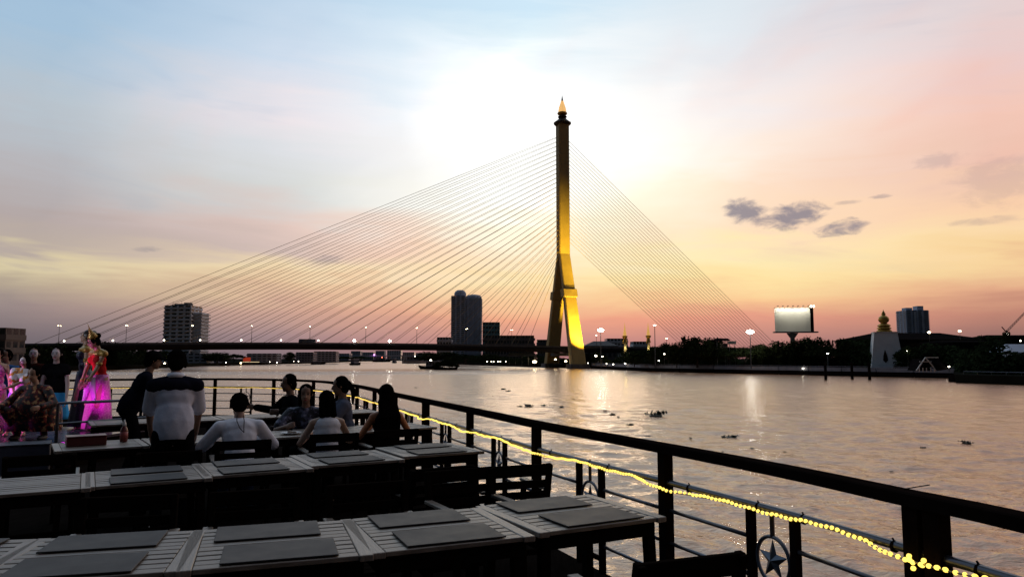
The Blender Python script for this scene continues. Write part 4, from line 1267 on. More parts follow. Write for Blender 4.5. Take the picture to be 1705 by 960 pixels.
def rail_curve(s0, s1, z, r, name, m, off=0.0, n=None):
    n = n or max(2, int((s1 - s0) / .25))
    pts_ = []
    for i in range(n + 1):
        p, tdir = rail_at(s0 + (s1 - s0) * i / n)
        pts_.append(dk(p.x + tdir.y * -off, p.y + tdir.x * off, z))
    m4 = MB(); m4.tube(pts_, r, 8)
    return m4.build(name, m, rail, smooth=True)
rail_curve(.05, cum[-1] - .05, .80, .021, 'tube_rail', M_TUBE, 0.0, 160)
def star_panel(s):
    p, tdir = rail_at(s)
    ang = math.atan2(tdir.y, tdir.x)
    h = empty('star_panel', dk(p.x, p.y, 0), ang, rail)
    for x in (-.17, .17):
        m4 = MB(); m4.box((x, 0, .39), (.042, .042, .776)); m4.build('stile', M_RAIL, h)
    m4 = MB(); m4.tube([(0, 0, .655), (0, 0, .78)], .013, 8); m4.build('rod', M_TUBE, h)
    ring = [(math.cos(a) * .125, 0, .53 + math.sin(a) * .125) for a in [2 * math.pi * i / 28 for i in range(29)]]
    m4 = MB(); m4.tube(ring, .011, 6, caps=False); m4.build('ring', M_STAR, h, smooth=True)
    m4 = MB()
    vs_ = []
    for i in range(10):
        a = math.pi / 2 + i * math.pi / 5
        r = .115 if i % 2 == 0 else .046
        vs_.append((math.cos(a) * r, 0, .53 + math.sin(a) * r))
    vs_ += [(0, -.022, .53), (0, .022, .53)]
    fs_ = []
    for i in range(10):
        j = (i + 1) % 10
        fs_ += [(i, j, 10), (j, i, 11)]
    m4.add(vs_, fs_); m4.build('star', M_STAR, h)
    m4 = MB(); m4.box((0, 0, .10), (.30, .03, .03)); m4.build('rung', M_RAIL, h)
for a, b in zip(POSTS, POSTS[1:]):
    mid = (a + b) / 2
    star_panel(mid)
    for z in (.62, .41, .20):
        rail_curve(a + .04, mid - .19, z, .013, 'rung', M_TUBE)
        rail_curve(mid + .19, b - .04, z, .013, 'rung', M_TUBE)
# zip ties
for i in range(40):
    s = S0 - 1.2 + i * .47 + .1 * math.sin(i * 3.3)
    p, tdir = rail_at(s)
    m4 = MB(); c = dk(p.x, p.y, .795)
    m4.tube([c - tdir * .006, c + tdir * .006], .027, 8); m4.bar(c + Vector((0, 0, .02)), c + Vector((0, 0, .034)) + tdir * .012, .006, .006)
    m4.build('cable_tie', M_RAIL, rail)
# a loose wire end lying on the handrail
p, tdir = rail_at(S0 + .10)
m4 = MB(); m4.tube([dk(p.x, p.y, 1.053), dk(p.x + .06, p.y + .02, 1.058), dk(p.x + .13, p.y + .03, 1.066)], .0025, 5); m4.build('wire_end', M_RAIL, rail)
# ---- rope light tied under the tube
rope = empty('string_light', (0, 0, 0)); tag(rope, 'yellow string of small round bulbs tied along the railing', 'string light')
M_BULB = glow('yellow_bulb', (1.0, .70, .12), 1.8)
M_BULB_FAR = glow('yellow_bulb_far', (1.0, .66, .12), 1.5)
m4 = MB(); m4.ball((0, 0, 0), .0102, 6, s=(1.2, 1, 1)); ob = m4.build('bulb_proto', M_BULB, smooth=True); BULB = ob.data; bpy.data.objects.remove(ob)
def rope_pt(s):
    p, tdir = rail_at(s)
    sag = (.010 * math.sin(s * 2.9) + .007 * math.sin(s * 7.3 + 1) + .003 * math.sin(s * 31)) * (1 if s < S0 + 8 else .5)
    # wraps outside the main posts on the camera side
    dpost = min(abs(s - q) for q in POSTS)
    out = -.035 - (.045 if dpost < .12 else .045 * max(0, (.3 - dpost) / .18) if dpost < .3 else 0)
    return dk(p.x - tdir.y * -out * -1 * -1, p.y, 0) if False else Vector((p.x + tdir.y * out, p.y - tdir.x * out, DECK + .785 + sag))
s = S0 - 1.4
nb = 0
far_b = MB()
wire = []
while s < cum[-1] - .3:
    q = rope_pt(s)
    if nb < 290:
        o = link(bpy.data.objects.new('bulb', BULB), rope)
        o.location = q
        o.rotation_euler = (random.uniform(-.5, .5), random.uniform(-.5, .5), random.uniform(0, 6))
        step = .036
    else:
        far_b.ball(q, .0105, 4)
        step = .034
    wire.append(q - Vector((0, 0, .004)))
    nb += 1
    s += step
o = far_b.build('bulb_run', M_BULB_FAR, rope); o['kind'] = 'stuff'
m4 = MB(); m4.tube(wire[::6], .0035, 4); m4.build('wire', mat('clear_wire', (.35, .28, .10), .4, var=0), rope)
for k in range(5):       # loose knot of bulbs at the double post
    q = rope_pt(S0 + .02 * k - .04) + Vector((.012 * math.sin(k * 2), -.01, .02 * math.cos(k * 1.7)))
    o = link(bpy.data.objects.new('bulb', BULB), rope); o.location = q
# ================================================================ tables
TW, TD, TH = .79, .74, .772
def make_table():
    h = empty('slat_table')
    for s in (-1, 1):
        m4 = MB(); m4.box((s * (TW / 2 - .03), 0, TH - .014), (.06, TD, .028)); m4.build('border_board', M_WOOD_E, h, bevel=.003)
    n = 10
    pitch = TD / n
    me = None
    for i in range(n):
        if me is None:
            m4 = MB(); m4.box((0, 0, 0), (TW - .126, pitch - .012, .022)); o = m4.build('slat', M_WOOD, h, bevel=.0025); me = o.data
        else:
            o = link(bpy.data.objects.new('slat', me), h)
        o.location = (0, -TD / 2 + pitch * (i + .5), TH - .012 + .0015 * math.sin(i * 5.1))
        o.rotation_euler = (.006 * math.sin(i * 2.3), 0, .002 * math.sin(i * 3.1))
    for s in (-1, 1):
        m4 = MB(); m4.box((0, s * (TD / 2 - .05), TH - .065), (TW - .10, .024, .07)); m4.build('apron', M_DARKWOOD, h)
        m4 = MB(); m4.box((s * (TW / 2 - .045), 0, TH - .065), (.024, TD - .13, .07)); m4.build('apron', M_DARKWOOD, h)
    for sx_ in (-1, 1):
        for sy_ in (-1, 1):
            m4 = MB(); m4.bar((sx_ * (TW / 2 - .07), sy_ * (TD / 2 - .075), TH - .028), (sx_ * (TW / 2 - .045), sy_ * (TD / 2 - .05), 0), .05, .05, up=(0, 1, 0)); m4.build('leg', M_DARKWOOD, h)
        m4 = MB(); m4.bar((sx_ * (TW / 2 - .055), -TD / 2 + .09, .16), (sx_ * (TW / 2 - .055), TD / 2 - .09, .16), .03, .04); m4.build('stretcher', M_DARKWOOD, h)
    return h
table0 = make_table(); used = [False]
def place(root, flag, loc, rz, label, cat, group):
    o = root if not flag[0] else copy_tree(root)
    flag[0] = True
    o.location = loc; o.rotation_euler = (0, 0, rz)
    return tag(o, label, cat, group)
# placemat
m4 = MB(); m4.box((0, 0, .004), (.48, .30, .007)); mat0 = m4.build('placemat', M_MAT, bevel=.002); matf = [False]
# folding armchair
def make_chair():
    h = empty('slat_armchair')
    def part(nm, fn, m=M_DARKWOOD):
        m5 = MB(); fn(m5); return m5.build(nm, m, h, bevel=.003)
    for i in range(6):
        part('seat_slat', lambda q: q.box((0, -.19 + i * .074, .43), (.44, .062, .02)))
    for s in (-1, 1):
        part('leg', lambda q: q.bar((s * .235, -.20, .63), (s * .235, -.24, 0), .035, .045, up=(0, 1, 0)))
        part('leg', lambda q: q.bar((s * .235, .21, .45), (s * .235, .25, 0), .035, .045, up=(0, 1, 0)))
        part('back_post', lambda q: q.bar((s * .235, .21, .44), (s * .235, .30, .84), .035, .05, up=(0, 1, 0)))
        part('seat_rail', lambda q: q.bar((s * .225, -.22, .41), (s * .225, .24, .41), .03, .05))
        part('armrest', lambda q: q.box((s * .25, -.01, .648), (.055, .50, .022)), M_WOOD)
    part('top_rail', lambda q: q.bar((-.25, .295, .80), (.25, .295, .80), .028, .085))
    for i, z in enumerate((.70, .62, .54)):
        part('back_slat', lambda q: q.bar((-.22, .222 + (z - .44) * .225 + .01, z), (.22, .222 + (z - .44) * .225 + .01, z), .018, .055))
    part('stretcher', lambda q: q.bar((-.22, .23, .2), (.22, .23, .2), .03, .04))
    return h
chair0 = make_chair(); chairf = [False]
def V2(deg):
    return Vector((math.sin(R(deg)), math.cos(R(deg)), 0))
def put_table(near, deg, label, mats=True, lbl_mats=None):
    """near: middle of the near long edge on plan; deg: heading of the long edge"""
    sh_ = V2(deg - 90)
    c = Vector((near[0], near[1], 0)) + sh_ * (TD / 2)
    rz = R(90 - deg)
    place(table0, used, dk(c.x, c.y), rz, label, 'table', 'slatted restaurant tables')
    if mats:
        for k, s in enumerate((-1, 1)):
            jx, jr = random.uniform(-.035, .035), random.uniform(-.03, .03)
            q = c + sh_ * (s * .205 + .004) + V2(deg) * jx
            place(mat0, matf, dk(q.x, q.y, TH + .003), rz + jr, lbl_mats[k], 'placemat', 'dark placemats on the tables')
    return c
def put_chair(xy, face_deg, label):
    """face_deg: heading the sitter looks to"""
    place(chair0, chairf, dk(xy[0], xy[1]), R(-face_deg) + math.pi, label, 'chair', 'slatted armchairs')
# ---- front row
def mid(a, b):
    return ((a[0] + b[0]) / 2, (a[1] + b[1]) / 2)
N1 = [(-2.80, 2.72), (-2.09, 2.82), (-1.333, 3.026), (-.615, 3.263), (.118, 3.632), (.849, 4.07)]
yaws1 = [80, 75, 71, 66, 62]
nm1 = ['leftmost slatted table of the front row, mostly out of frame', 'front row table at the bottom left corner', 'front row table second from the left, slats showing', 'front row table in the middle of the picture', 'front row table at the right end by the railing']
C1 = []
for i in range(5):
    C1.append(put_table(mid(N1[i], N1[i + 1]), yaws1[i], nm1[i], True, ('near placemat on the ' + nm1[i].split(',')[0].replace('slatted ', ''), 'far placemat on the ' + nm1[i].split(',')[0].replace('slatted ', ''))))
# ---- second row
N2 = [(-4.15, 4.25), (-3.45, 4.52), (-2.778, 4.917), (-2.179, 5.333), (-1.569, 5.80), (-.92, 6.36), (-.27, 6.93)]
nm2 = ['second row table at the left edge of the picture, bare', 'bare second row table left of the first placemats', 'second row table below the standing man', 'second row table below the seated man in white', 'second row table below the woman in the white top', 'second row table at the right end beside the railing']
C2 = []
for i in range(6):
    C2.append(put_table(mid(N2[i], N2[i + 1]), 60, nm2[i], i > 1, ('near placemat on the ' + nm2[i], 'far placemat on the ' + nm2[i])))
# ---- third row, where people sit
N3 = [(-4.2, 6.80), (-3.53, 7.26), (-2.87, 7.72), (-2.21, 8.20), (-1.56, 8.70), (-.95, 9.22)]
nm3 = ['third row table with red box and sauce bottle, left end', 'third row table in front of the standing man', 'third row table where the man in white leans', 'third row table with glasses before the woman in white top', 'third row table before the long-haired woman']
C3 = []
for i in range(5):
    C3.append(put_table(mid(N3[i], N3[i + 1]), 56, nm3[i], False))
# ---- fourth row
N4 = [(-5.35, 9.4), (-4.68, 9.85), (-4.0, 10.3), (-3.35, 10.8), (-2.7, 11.3), (-2.1, 11.8)]
nm4 = ['fourth row table beside the stage', 'fourth row table behind the standing man', 'fourth row table in the gap between the two men in pale shirts', 'fourth row table behind the seated man in white', 'fourth row table farthest right beyond the seated group']
for i in range(5):
    put_table(mid(N4[i], N4[i + 1]), 57, nm4[i], False)
# chairs: far side of row one, facing back to the camera side
for i, lb in ((1, 'armchair beyond the bottom left table'), (2, 'armchair beyond the second table of the front row'), (3, 'armchair beyond the middle table of the front row'), (4, 'armchair beyond the right end table of the front row')):
    q = C1[i] + V2(yaws1[i] - 90) * (.74 if i != 4 else .98) + V2(yaws1[i]) * (-.10)
    put_chair(q, yaws1[i] + 90, lb)
put_chair(Vector((.655, 3.08, 0)) + V2(-21) * .16, -21, 'armchair at the bottom right with its back to the camera')
put_chair((-.05, 5.72), -22, 'armchair nearest the railing between the first and second rows')
put_chair((-.64, 5.60), -30, 'armchair pushed in at the right end of the second row')
# ================================================================ tableware
M_GLASSW = bpy.data.materials.new('clear_glass'); M_GLASSW.use_nodes = True
_b = M_GLASSW.node_tree.nodes['Principled BSDF']; _b.inputs['Transmission Weight'].default_value = 1.0; _b.inputs['Roughness'].default_value = .03; _b.inputs['IOR'].default_value = 1.45
M_PLATE = mat('white_porcelain', (.6, .6, .6), .25, var=.04)
M_SAUCE = mat('sauce_red', (.12, .015, .01), .25, var=.2)
M_CAPW = mat('white_plastic', (.6, .6, .58), .4, var=.05)
M_REDBOX = mat('dark_red_lacquer', (.10, .015, .012), .35, var=.2)
M_LABEL = mat('bottle_label', (.30, .06, .05), .5, var=.35, scale=30)
def tb(c, dx_, dy_, deg):
    q = c + V2(deg) * dx_ + V2(deg - 90) * dy_
    return dk(q.x, q.y, TH + .003)
def bottle(loc, label):
    h = empty('sauce_bottle', loc); tag(h, label, 'bottle', 'sauce bottles on the third row')
    m5 = MB(); m5.lathe([(.034, 0), (.036, .006), (.036, .11), (.026, .14), (.017, .155), (.017, .163)], n=14); m5.build('body', M_SAUCE, h, smooth=True)
    m5 = MB(); m5.lathe([(.0368, .03), (.0368, .10)], n=14); m5.build('label', M_LABEL, h, smooth=True)
    m5 = MB(); m5.lathe([(.0185, .16), (.0185, .178), (.010, .20), (.005, .222)], n=12); m5.build('cap', M_CAPW, h, smooth=True)
bottle(tb(C3[0], .22, .12, 56) , 'red sauce bottle with white cap left of the standing man')
bottle(tb(C3[2], -.33, -.10, 56), 'red sauce bottle with white cap between the two men')
rb = empty('red_box', tb(C3[0], -.12, .02, 56), R(34)); tag(rb, 'dark red box lying on the third row table by the stage', 'box')
m5 = MB(); m5.box((0, 0, .04), (.34, .2, .08)); m5.build('case', M_REDBOX, rb, bevel=.004)
m5 = MB(); m5.box((0, 0, .0875), (.345, .205, .014)); m5.build('lid', M_REDBOX, rb, bevel=.003)
def glass(loc, label, fill=.5):
    h = empty('drinking_glass', loc); tag(h, label, 'glass', 'glasses on the third row')
    m5 = MB(); m5.lathe([(.026, 0), (.034, .11), (.032, .11), (.024, .008), (.0005, .008)], n=14); m5.build('bowl', M_GLASSW, h, smooth=True)
def plate(loc, r, label):
    h = empty('dinner_plate', loc); tag(h, label, 'plate', 'plates on the third row')
    m5 = MB(); m5.lathe([(r * .55, 0), (r * .6, .004), (r, .018), (r * .97, .021), (r * .6, .009), (.001, .008)], n=22); m5.build('dish', M_PLATE, h, smooth=True)
    m5 = MB()
    rr_ = random.Random(int(r * 1e4))
    for i in range(7):
        m5.ball((rr_.uniform(-.4, .4) * r, rr_.uniform(-.4, .4) * r, .018), r * rr_.uniform(.14, .25), 6, s=(1, 1, .6))
    m5.build('food', mat('cooked_food', (.10, .05, .02), .5, var=.5, scale=40), h)
glass(tb(C3[3], -.05, .1, 56), 'stemless glass left of the woman in the white top')
glass(tb(C3[3], -.22, .2, 56), 'glass beside the elbow of the man in white')
glass(tb(C3[4], -.30, .05, 56), 'glass between the two women')
plate(tb(C3[3], -.22, -.08, 56), .13, 'white plate of food left of the woman in white top')
plate(tb(C3[4], -.22, -.16, 56), .12, 'white plate of food between the two women')
plate(tb(C3[4], -.02, .12, 56), .10, 'small white plate before the long-haired woman')
plate(tb(C3[2], .25, -.1, 56), .12, 'white plate at the elbow of the man in white')
cup = empty('paper_cup', tb(C3[2], -.17, -.25, 56)); tag(cup, 'small white paper cup beside the man in white', 'cup')
m5 = MB(); m5.lathe([(.026, 0), (.036, .085), (.034, .085), (.025, .005), (.001, .005)], n=14); m5.build('wall', M_CAPW, cup, smooth=True)
ub = empty('blue_tumbler', dk(*(at(205, 692, DECK + .75).xy), .753)); tag(ub, 'blue tumbler on the fourth row table by the dancers', 'cup')
m5 = MB(); m5.lathe([(.05, 0), (.065, .2), (.06, .2), (.045, .01), (.001, .01)], n=14); m5.build('wall', mat('blue_plastic', (.03, .15, .6), .3, var=.1), ub, smooth=True)
# ================================================================ stage
SZ = .40
M_STAGE = mat('stage_lino', (.06, .05, .07), .25, var=.2, scale=2, spec=.3)
stg = empty('stage', dk(-9.2, 11.9), R(-8)); tag(stg, 'low stage platform lit magenta on the left of the deck', 'stage')
m5 = MB(); m5.box((0, 0, SZ - .02), (5.4, 3.0, .04)); m5.build('platform', M_STAGE, stg)
m5 = MB(); m5.box((0, -1.47, SZ / 2 - .022), (5.36, .03, SZ - .044)); m5.build('front_board', M_DARKWOOD, stg)
m5 = MB(); m5.box((2.66, 0, SZ / 2 - .022), (.03, 2.9, SZ - .044)); m5.build('side_board', M_DARKWOOD, stg)
# steel barrier in front of the stage
bar = empty('stage_barrier', (0, 0, 0)); tag(bar, 'thin steel barrier rail in front of the dancers', 'barrier')
b0, b1 = at(97, 671, DECK + .95), at(258, 664, DECK + .95)
b0, b1 = pt(97, 671, 9.8), pt(262, 664, 10.8)
bx, by = b0.x, b0.y
m5 = MB(); m5.tube([b0, b1], .018, 8); m5.build('top_rail', M_TUBE, bar)
m5 = MB(); m5.tube([b0 - Vector((0, 0, .27)), b1 - Vector((0, 0, .25))], .014, 8); m5.build('mid_rail', M_TUBE, bar)
for q in (b0, b1):
    m5 = MB(); m5.tube([Vector((q.x, q.y, DECK)), q], .022, 8); m5.build('post', M_TUBE, bar)
# grey case on the deck at the left
gc = empty('equipment_case', dk(*(at(35, 800, DECK + .05).xy)), R(30)); tag(gc, 'dark blue-grey equipment case on the deck left of the tables', 'case')
m5 = MB(); m5.box((0, 0, .26), (.6, .45, .5)); m5.build('case_body', mat('case_vinyl', (.05, .05, .075), .5, var=.2), gc, bevel=.01)
m5 = MB(); m5.box((0, 0, .52), (.61, .46, .02)); m5.build('lid', M_TUBE, gc)
# stage lamps standing on the platform out of the audience's view
def stage_lamp(loc, target, power, col, label, spread=R(50)):
    h = empty('stage_lamp', loc); tag(h, label, 'stage lamp', 'stage lamps')
    loc, target = Vector(loc), Vector(target)
    d = (target - loc).normalized()
    m6 = MB(); m6.tube([-d * .22, -d * .02], .085, 12); m6.build('can', M_DARKWOOD, h)
    m6 = MB(); m6.bar((0, 0, -.12), (0, 0, -.02), .16, .02); m6.build('yoke', M_DARKWOOD, h)
    ld = bpy.data.lights.new('stage_light', 'SPOT'); ld.energy = power; ld.color = col; ld.spot_size = spread; ld.spot_blend = .7; ld.shadow_soft_size = .06
    lo = link(bpy.data.objects.new('beam', ld), h); lo.location = d * .01; lo.rotation_euler = d.to_track_quat('-Z', 'Y').to_euler()
stage_lamp(dk(-9.3, 10.55, SZ + .13), dk(-7.6, 12.0, SZ + .22), 300, (1, .08, .85), 'magenta stage lamp on the platform floor at the far left', R(60))
stage_lamp(dk(-6.5, 10.75, SZ - .12), dk(-7.1, 12.5, SZ + .22), 340, (1, .03, .9), 'magenta stage lamp at the right front corner of the platform', R(38))
stage_lamp(dk(-9.9, 10.0, 2.3), dk(-7.6, 12.2, SZ + 1.1), 190, (.8, .86, 1), 'white stage lamp on the stand at the far left', R(55))
m6 = MB(); m6.tube([dk(-9.9, 10.0, 0), dk(-9.9, 10.0, 2.2)], .02, 8)
for k in range(3):
    a = k * 2.09
    m6.tube([dk(-9.9, 10.0, .35), dk(-9.9 + .4 * math.cos(a), 10.0 + .4 * math.sin(a), 0)], .012, 6)
tag(m6.build('lamp_stand', M_DARKWOOD), 'black tripod stand carrying the white stage lamp', 'stand')
# ================================================================ people
M_SKIN = mat('skin', (.42, .25, .17), .55, var=.08, scale=20)
M_SKIN_D = mat('skin_tan', (.26, .14, .09), .55, var=.08, scale=20)
M_FACEW = mat('white_face_paint', (.70, .62, .64), .5, var=.06)
M_HAIR = mat('black_hair', (.005, .0045, .0045), .6, var=.3, scale=40, stretch=(6, 6, 1), bump=.2, spec=0.0)
M_EYE = mat('dark_eye', (.01, .008, .008), .2, var=0)
M_LIP = mat('lips', (.28, .05, .05), .4, var=0)
def cloth(name, c, rough=.85, **kw):
    return mat(name, c, rough, var=kw.pop('var', .12), scale=kw.pop('scale', 9), bump=kw.pop('bump', .3), spec=0.0, **kw)
def pattern(name, c1, c2, c3, scale, kind='noise', metal=0.0, rough=.7):
    m = bpy.data.materials.new(name); m.use_nodes = True
    N = NT(m.node_tree); b = m.node_tree.nodes['Principled BSDF']
    tcn = N.new('ShaderNodeTexCoord')
    if kind == 'stripe':
        wv = N.new('ShaderNodeTexWave'); wv.bands_direction = 'Z'
        wv.inputs['Scale'].default_value = scale; wv.inputs['Distortion'].default_value = 9; wv.inputs['Detail'].default_value = 3; wv.inputs['Detail Scale'].default_value = 1.6
        m.node_tree.links.new(tcn.outputs['Object'], wv.inputs['Vector']); f = wv.outputs['Fac']
        st = [(.0, c1), (.42, c1), (.52, c2), (.72, c2), (.8, c3), (1, c3)]
    elif kind == 'scale':
        vo = N.new('ShaderNodeTexVoronoi'); vo.inputs['Scale'].default_value = scale
        m.node_tree.links.new(tcn.outputs['Object'], vo.inputs['Vector']); f = vo.outputs['Distance']
        st = [(.0, c3), (.25, c2), (.55, c1), (1, c1)]
    else:
        f = N.noise(tcn.outputs['Object'], scale, 3, .5)
        st = [(.0, c1), (.5, c1), (.54, c2), (.6, c2), (.64, c3), (1, c3)]
    m.node_tree.links.new(N.ramp(f, [(p, tuple(c) + (1,)) for p, c in st], 'LINEAR'), b.inputs['Base Color'])
    b.inputs['Roughness'].default_value = rough; b.inputs['Metallic'].default_value = metal
    return m
_SPH = None
def sphere_vf():
    global _SPH
    if _SPH is None:
        bm = bmesh.new(); bmesh.ops.create_icosphere(bm, subdivisions=2, radius=1.0)
        bm.verts.index_update()
        _SPH = ([v.co.copy() for v in bm.verts], [tuple(v.index for v in f.verts) for f in bm.faces]); bm.free()
    return _SPH
class Sculpt:
    """solids that are later melted into one continuous skin"""
    def __init__(self):
        self.p = []
    def ell(self, c, r, Mx=None, tagn='torso'):
        self.p.append(('e', Vector(c), Vector(r), Mx or Matrix.Identity(3), tagn)); return self
    def cap(self, a, b, ra, rb, tagn='limb'):
        self.p.append(('c', Vector(a), Vector(b), ra, rb, tagn)); return self
def melt(name, prims, m, parent, infl=0.0, voxel=.011, smooth=5, cut=None):
    vs, fs = [], []
    SV, SF = sphere_vf()
    def sph(c, r, Mx):
        o = len(vs)
        vs.extend(tuple(c + Mx @ Vector((v.x * r[0], v.y * r[1], v.z * r[2]))) for v in SV)
        fs.extend(tuple(i + o for i in f) for f in SF)
    I3 = Matrix.Identity(3)
    for q in prims:
        if q[0] == 'e':
            sph(q[1], [x + infl for x in q[2]], q[3])
        else:
            a, b, ra, rb = q[1], q[2], q[3] + infl, q[4] + infl
            n = max(2, int((b - a).length / (min(ra, rb) * .35)) + 1)
            for i in range(n + 1):
                t_ = i / n
                r = ra + (rb - ra) * t_
                if n > 14 and i % 2 and i != n:
                    pass
                sph(a.lerp(b, t_), (r, r, r), I3)
    me = bpy.data.meshes.new('tmp'); me.from_pydata(vs, [], fs)
    o = bpy.data.objects.new('tmp', me); COL.objects.link(o)
    rm = o.modifiers.new('r', 'REMESH'); rm.mode = 'VOXEL'; rm.voxel_size = voxel
    if smooth:
        s_ = o.modifiers.new('s', 'SMOOTH'); s_.factor = .5; s_.iterations = smooth
    dg = bpy.context.evaluated_depsgraph_get()
    me2 = bpy.data.meshes.new_from_object(o.evaluated_get(dg))
    bpy.data.objects.remove(o); bpy.data.meshes.remove(me)
    if cut:
        bm = bmesh.new(); bm.from_mesh(me2)
        for co, no in cut:
            bmesh.ops.bisect_plane(bm, geom=bm.verts[:] + bm.edges[:] + bm.faces[:], plane_co=co, plane_no=no, clear_outer=True)
        bm.to_mesh(me2); bm.free()
    me2.name = name
    me2.materials.clear(); me2.materials.append(m)
    me2.polygons.foreach_set('use_smooth', [True] * len(me2.polygons))
    return link(bpy.data.objects.new(name, me2), parent)
def ik(S, H, l1, l2, pole):
    S, H = Vector(S), Vector(H)
    d = H - S
    L = min(d.length, (l1 + l2) * .995)
    H = S + d.normalized() * L
    a = (l1 * l1 - l2 * l2 + L * L) / (2 * L)
    hgt = math.sqrt(max(1e-6, l1 * l1 - a * a))
    dn = d.normalized()
    p = Vector(pole) - dn * Vector(pole).dot(dn)
    return S + dn * a + p.normalized() * hgt, H
def rot_y_to(d, fwd):
    """matrix whose z is d and whose y is close to fwd"""
    z = Vector(d).normalized(); y = (Vector(fwd) - z * Vector(fwd).dot(z)).normalized(); x = y.cross(z)
    return Matrix((x, y, z)).transposed()
def hand(S, W, fdir, palm, side, curl, k):
    """palm with four unequal bent fingers and a thumb; W wrist, fdir finger direction, palm normal"""
    f = Vector(fdir).normalized(); pn = Vector(palm); pn = (pn - f * pn.dot(f)).normalized(); x = f.cross(pn) * side
    Mx = Matrix((x, f, pn)).transposed()
    c = W + f * .055 * k
    S.ell(c, (.043 * k, .055 * k, .019 * k), Mx, 'hand')
    for i, (xx, l) in enumerate(((-.036, .066), (-.012, .078), (.012, .073), (.035, .058))):
        b = c + x * xx * k + f * .040 * k
        m_ = b + (f * math.cos(curl * .6) + pn * math.sin(curl * .6)) * l * .5 * k
        e = m_ + (f * math.cos(curl * 1.5) + pn * math.sin(curl * 1.5)) * l * .5 * k
        S.cap(b, m_, .0098 * k, .009 * k, 'finger'); S.cap(m_, e, .009 * k, .0075 * k, 'finger')
    tb_ = c - x * .036 * k - f * .022 * k
    tm = tb_ + (-x * .75 + f * .6 + pn * .25).normalized() * .036 * k
    S.cap(tb_, tm, .0125 * k, .0105 * k, 'finger'); S.cap(tm, tm + (f * .9 - x * .25 + pn * .3).normalized() * .030 * k, .0105 * k, .0085 * k, 'finger')
def person(label, loc, heading, H=1.68, pose='stand', lean=0.0, side_lean=0.0, head_pitch=0.0, head_yaw=0.0, hands=None, poles=None, palms=None, fem=False, skin=None, wear=(), hair='short', hair_m=None, face=False, face_m=None, curl=.5, knees=None, feet=None, group=None, voxel=.0115):
    k = H / 1.70
    skin = skin or M_SKIN_D
    root = empty('person', loc, R(-heading))
    tag(root, label, 'person', group)
    S = Sculpt()
    hp = {'stand': .93, 'sit': .53, 'crouch': .34}[pose] * k
    P = Vector((0, 0, hp))
    t_ = Vector((math.sin(side_lean), math.sin(lean) * math.cos(side_lean), math.cos(lean) * math.cos(side_lean))).normalized()
    fw = Vector((0, math.cos(lean), -math.sin(lean)))
    TM = rot_y_to(t_, fw)
    xr = TM @ Vector((1, 0, 0)); fw = TM @ Vector((0, 1, 0))
    sw = (.152 if fem else .182) * k
    ww = .86 if fem else 1.0
    S.ell(P, (.160 * k, .112 * k, .115 * k), TM, 'pelvis')
    S.ell(P + t_ * .15 * k, (.135 * k * ww, .095 * k, .15 * k), TM, 'torso')
    S.ell(P + t_ * .32 * k + fw * .005, (.158 * k * ww, .105 * k, .17 * k), TM, 'torso')
    S.ell(P + t_ * .40 * k - fw * .012, (.165 * k * ww, .085 * k, .095 * k), TM, 'torso')
    shL, shR = P + t_ * .432 * k - xr * sw, P + t_ * .432 * k + xr * sw
    S.cap(P + t_ * .46 * k, shL, .058 * k, .050 * k, 'torso'); S.cap(P + t_ * .46 * k, shR, .058 * k, .050 * k, 'torso')
    if fem:
        for s in (-1, 1):
            S.ell(P + t_ * .335 * k + xr * s * .07 * k + fw * .085 * k, (.06 * k, .05 * k, .06 * k), TM, 'torso')
    nb_ = P + t_ * .47 * k
    hd = Vector((math.sin(side_lean) * .4, math.sin(lean * .55 + head_pitch), math.cos(lean * .55 + head_pitch))).normalized()
    hf = Vector((0, 1, 0)); hf.rotate(Matrix.Rotation(-head_yaw, 3, 'Z'))
    nt = nb_ + (t_ * .5 + hd * .5).normalized() * .10 * k
    S.cap(nb_, nt, .060 * k, .051 * k, 'neck')
    HM = rot_y_to(hd, hf)
    hfv = HM @ Vector((0, 1, 0)); hx = HM @ Vector((1, 0, 0)); hz = HM @ Vector((0, 0, 1))
    hc = nt + hz * .105 * k + hfv * .022 * k
    S.ell(hc + hz * .028 * k - hfv * .012 * k, (.076 * k, .094 * k, .092 * k), HM, 'head')
    S.ell(hc - hz * .045 * k + hfv * .022 * k, (.058 * k, .066 * k, .072 * k), HM, 'head')
    S.ell(hc - hz * .098 * k + hfv * .058 * k, (.026 * k, .022 * k, .018 * k), HM, 'head')
    S.cap(hc + hfv * .086 * k + hz * .008 * k, hc + hfv * .103 * k - hz * .030 * k, .009 * k, .0145 * k, 'head')
    for s in (-1, 1):
        S.ell(hc + hx * s * .078 * k - hz * .008 * k - hfv * .012 * k, (.010 * k, .018 * k, .030 * k), HM, 'head')
    # arms
    hands = hands or ((-.24, .05, .78), (.24, .05, .78))
    poles = poles or ((-.6, -.8, -.3), (.6, -.8, -.3))
    palms = palms or ((.8, .2, 0), (-.8, .2, 0))
    arms = []
    for s, sh, hh, pl, pm in ((-1, shL, hands[0], poles[0], palms[0]), (1, shR, hands[1], poles[1], palms[1])):
        E, Wp = ik(sh, Vector(hh) * k, .285 * k, .255 * k, pl)
        ar = .9 if fem else 1.0
        S.cap(sh, E, .050 * k * ar, .039 * k * ar, 'uarm'); S.cap(E, Wp, .040 * k * ar, .027 * k * ar, 'farm')
        hand(S, Wp, (Wp - E), pm, s, curl, k)
        arms.append((sh, E, Wp))
    # legs
    legs = []
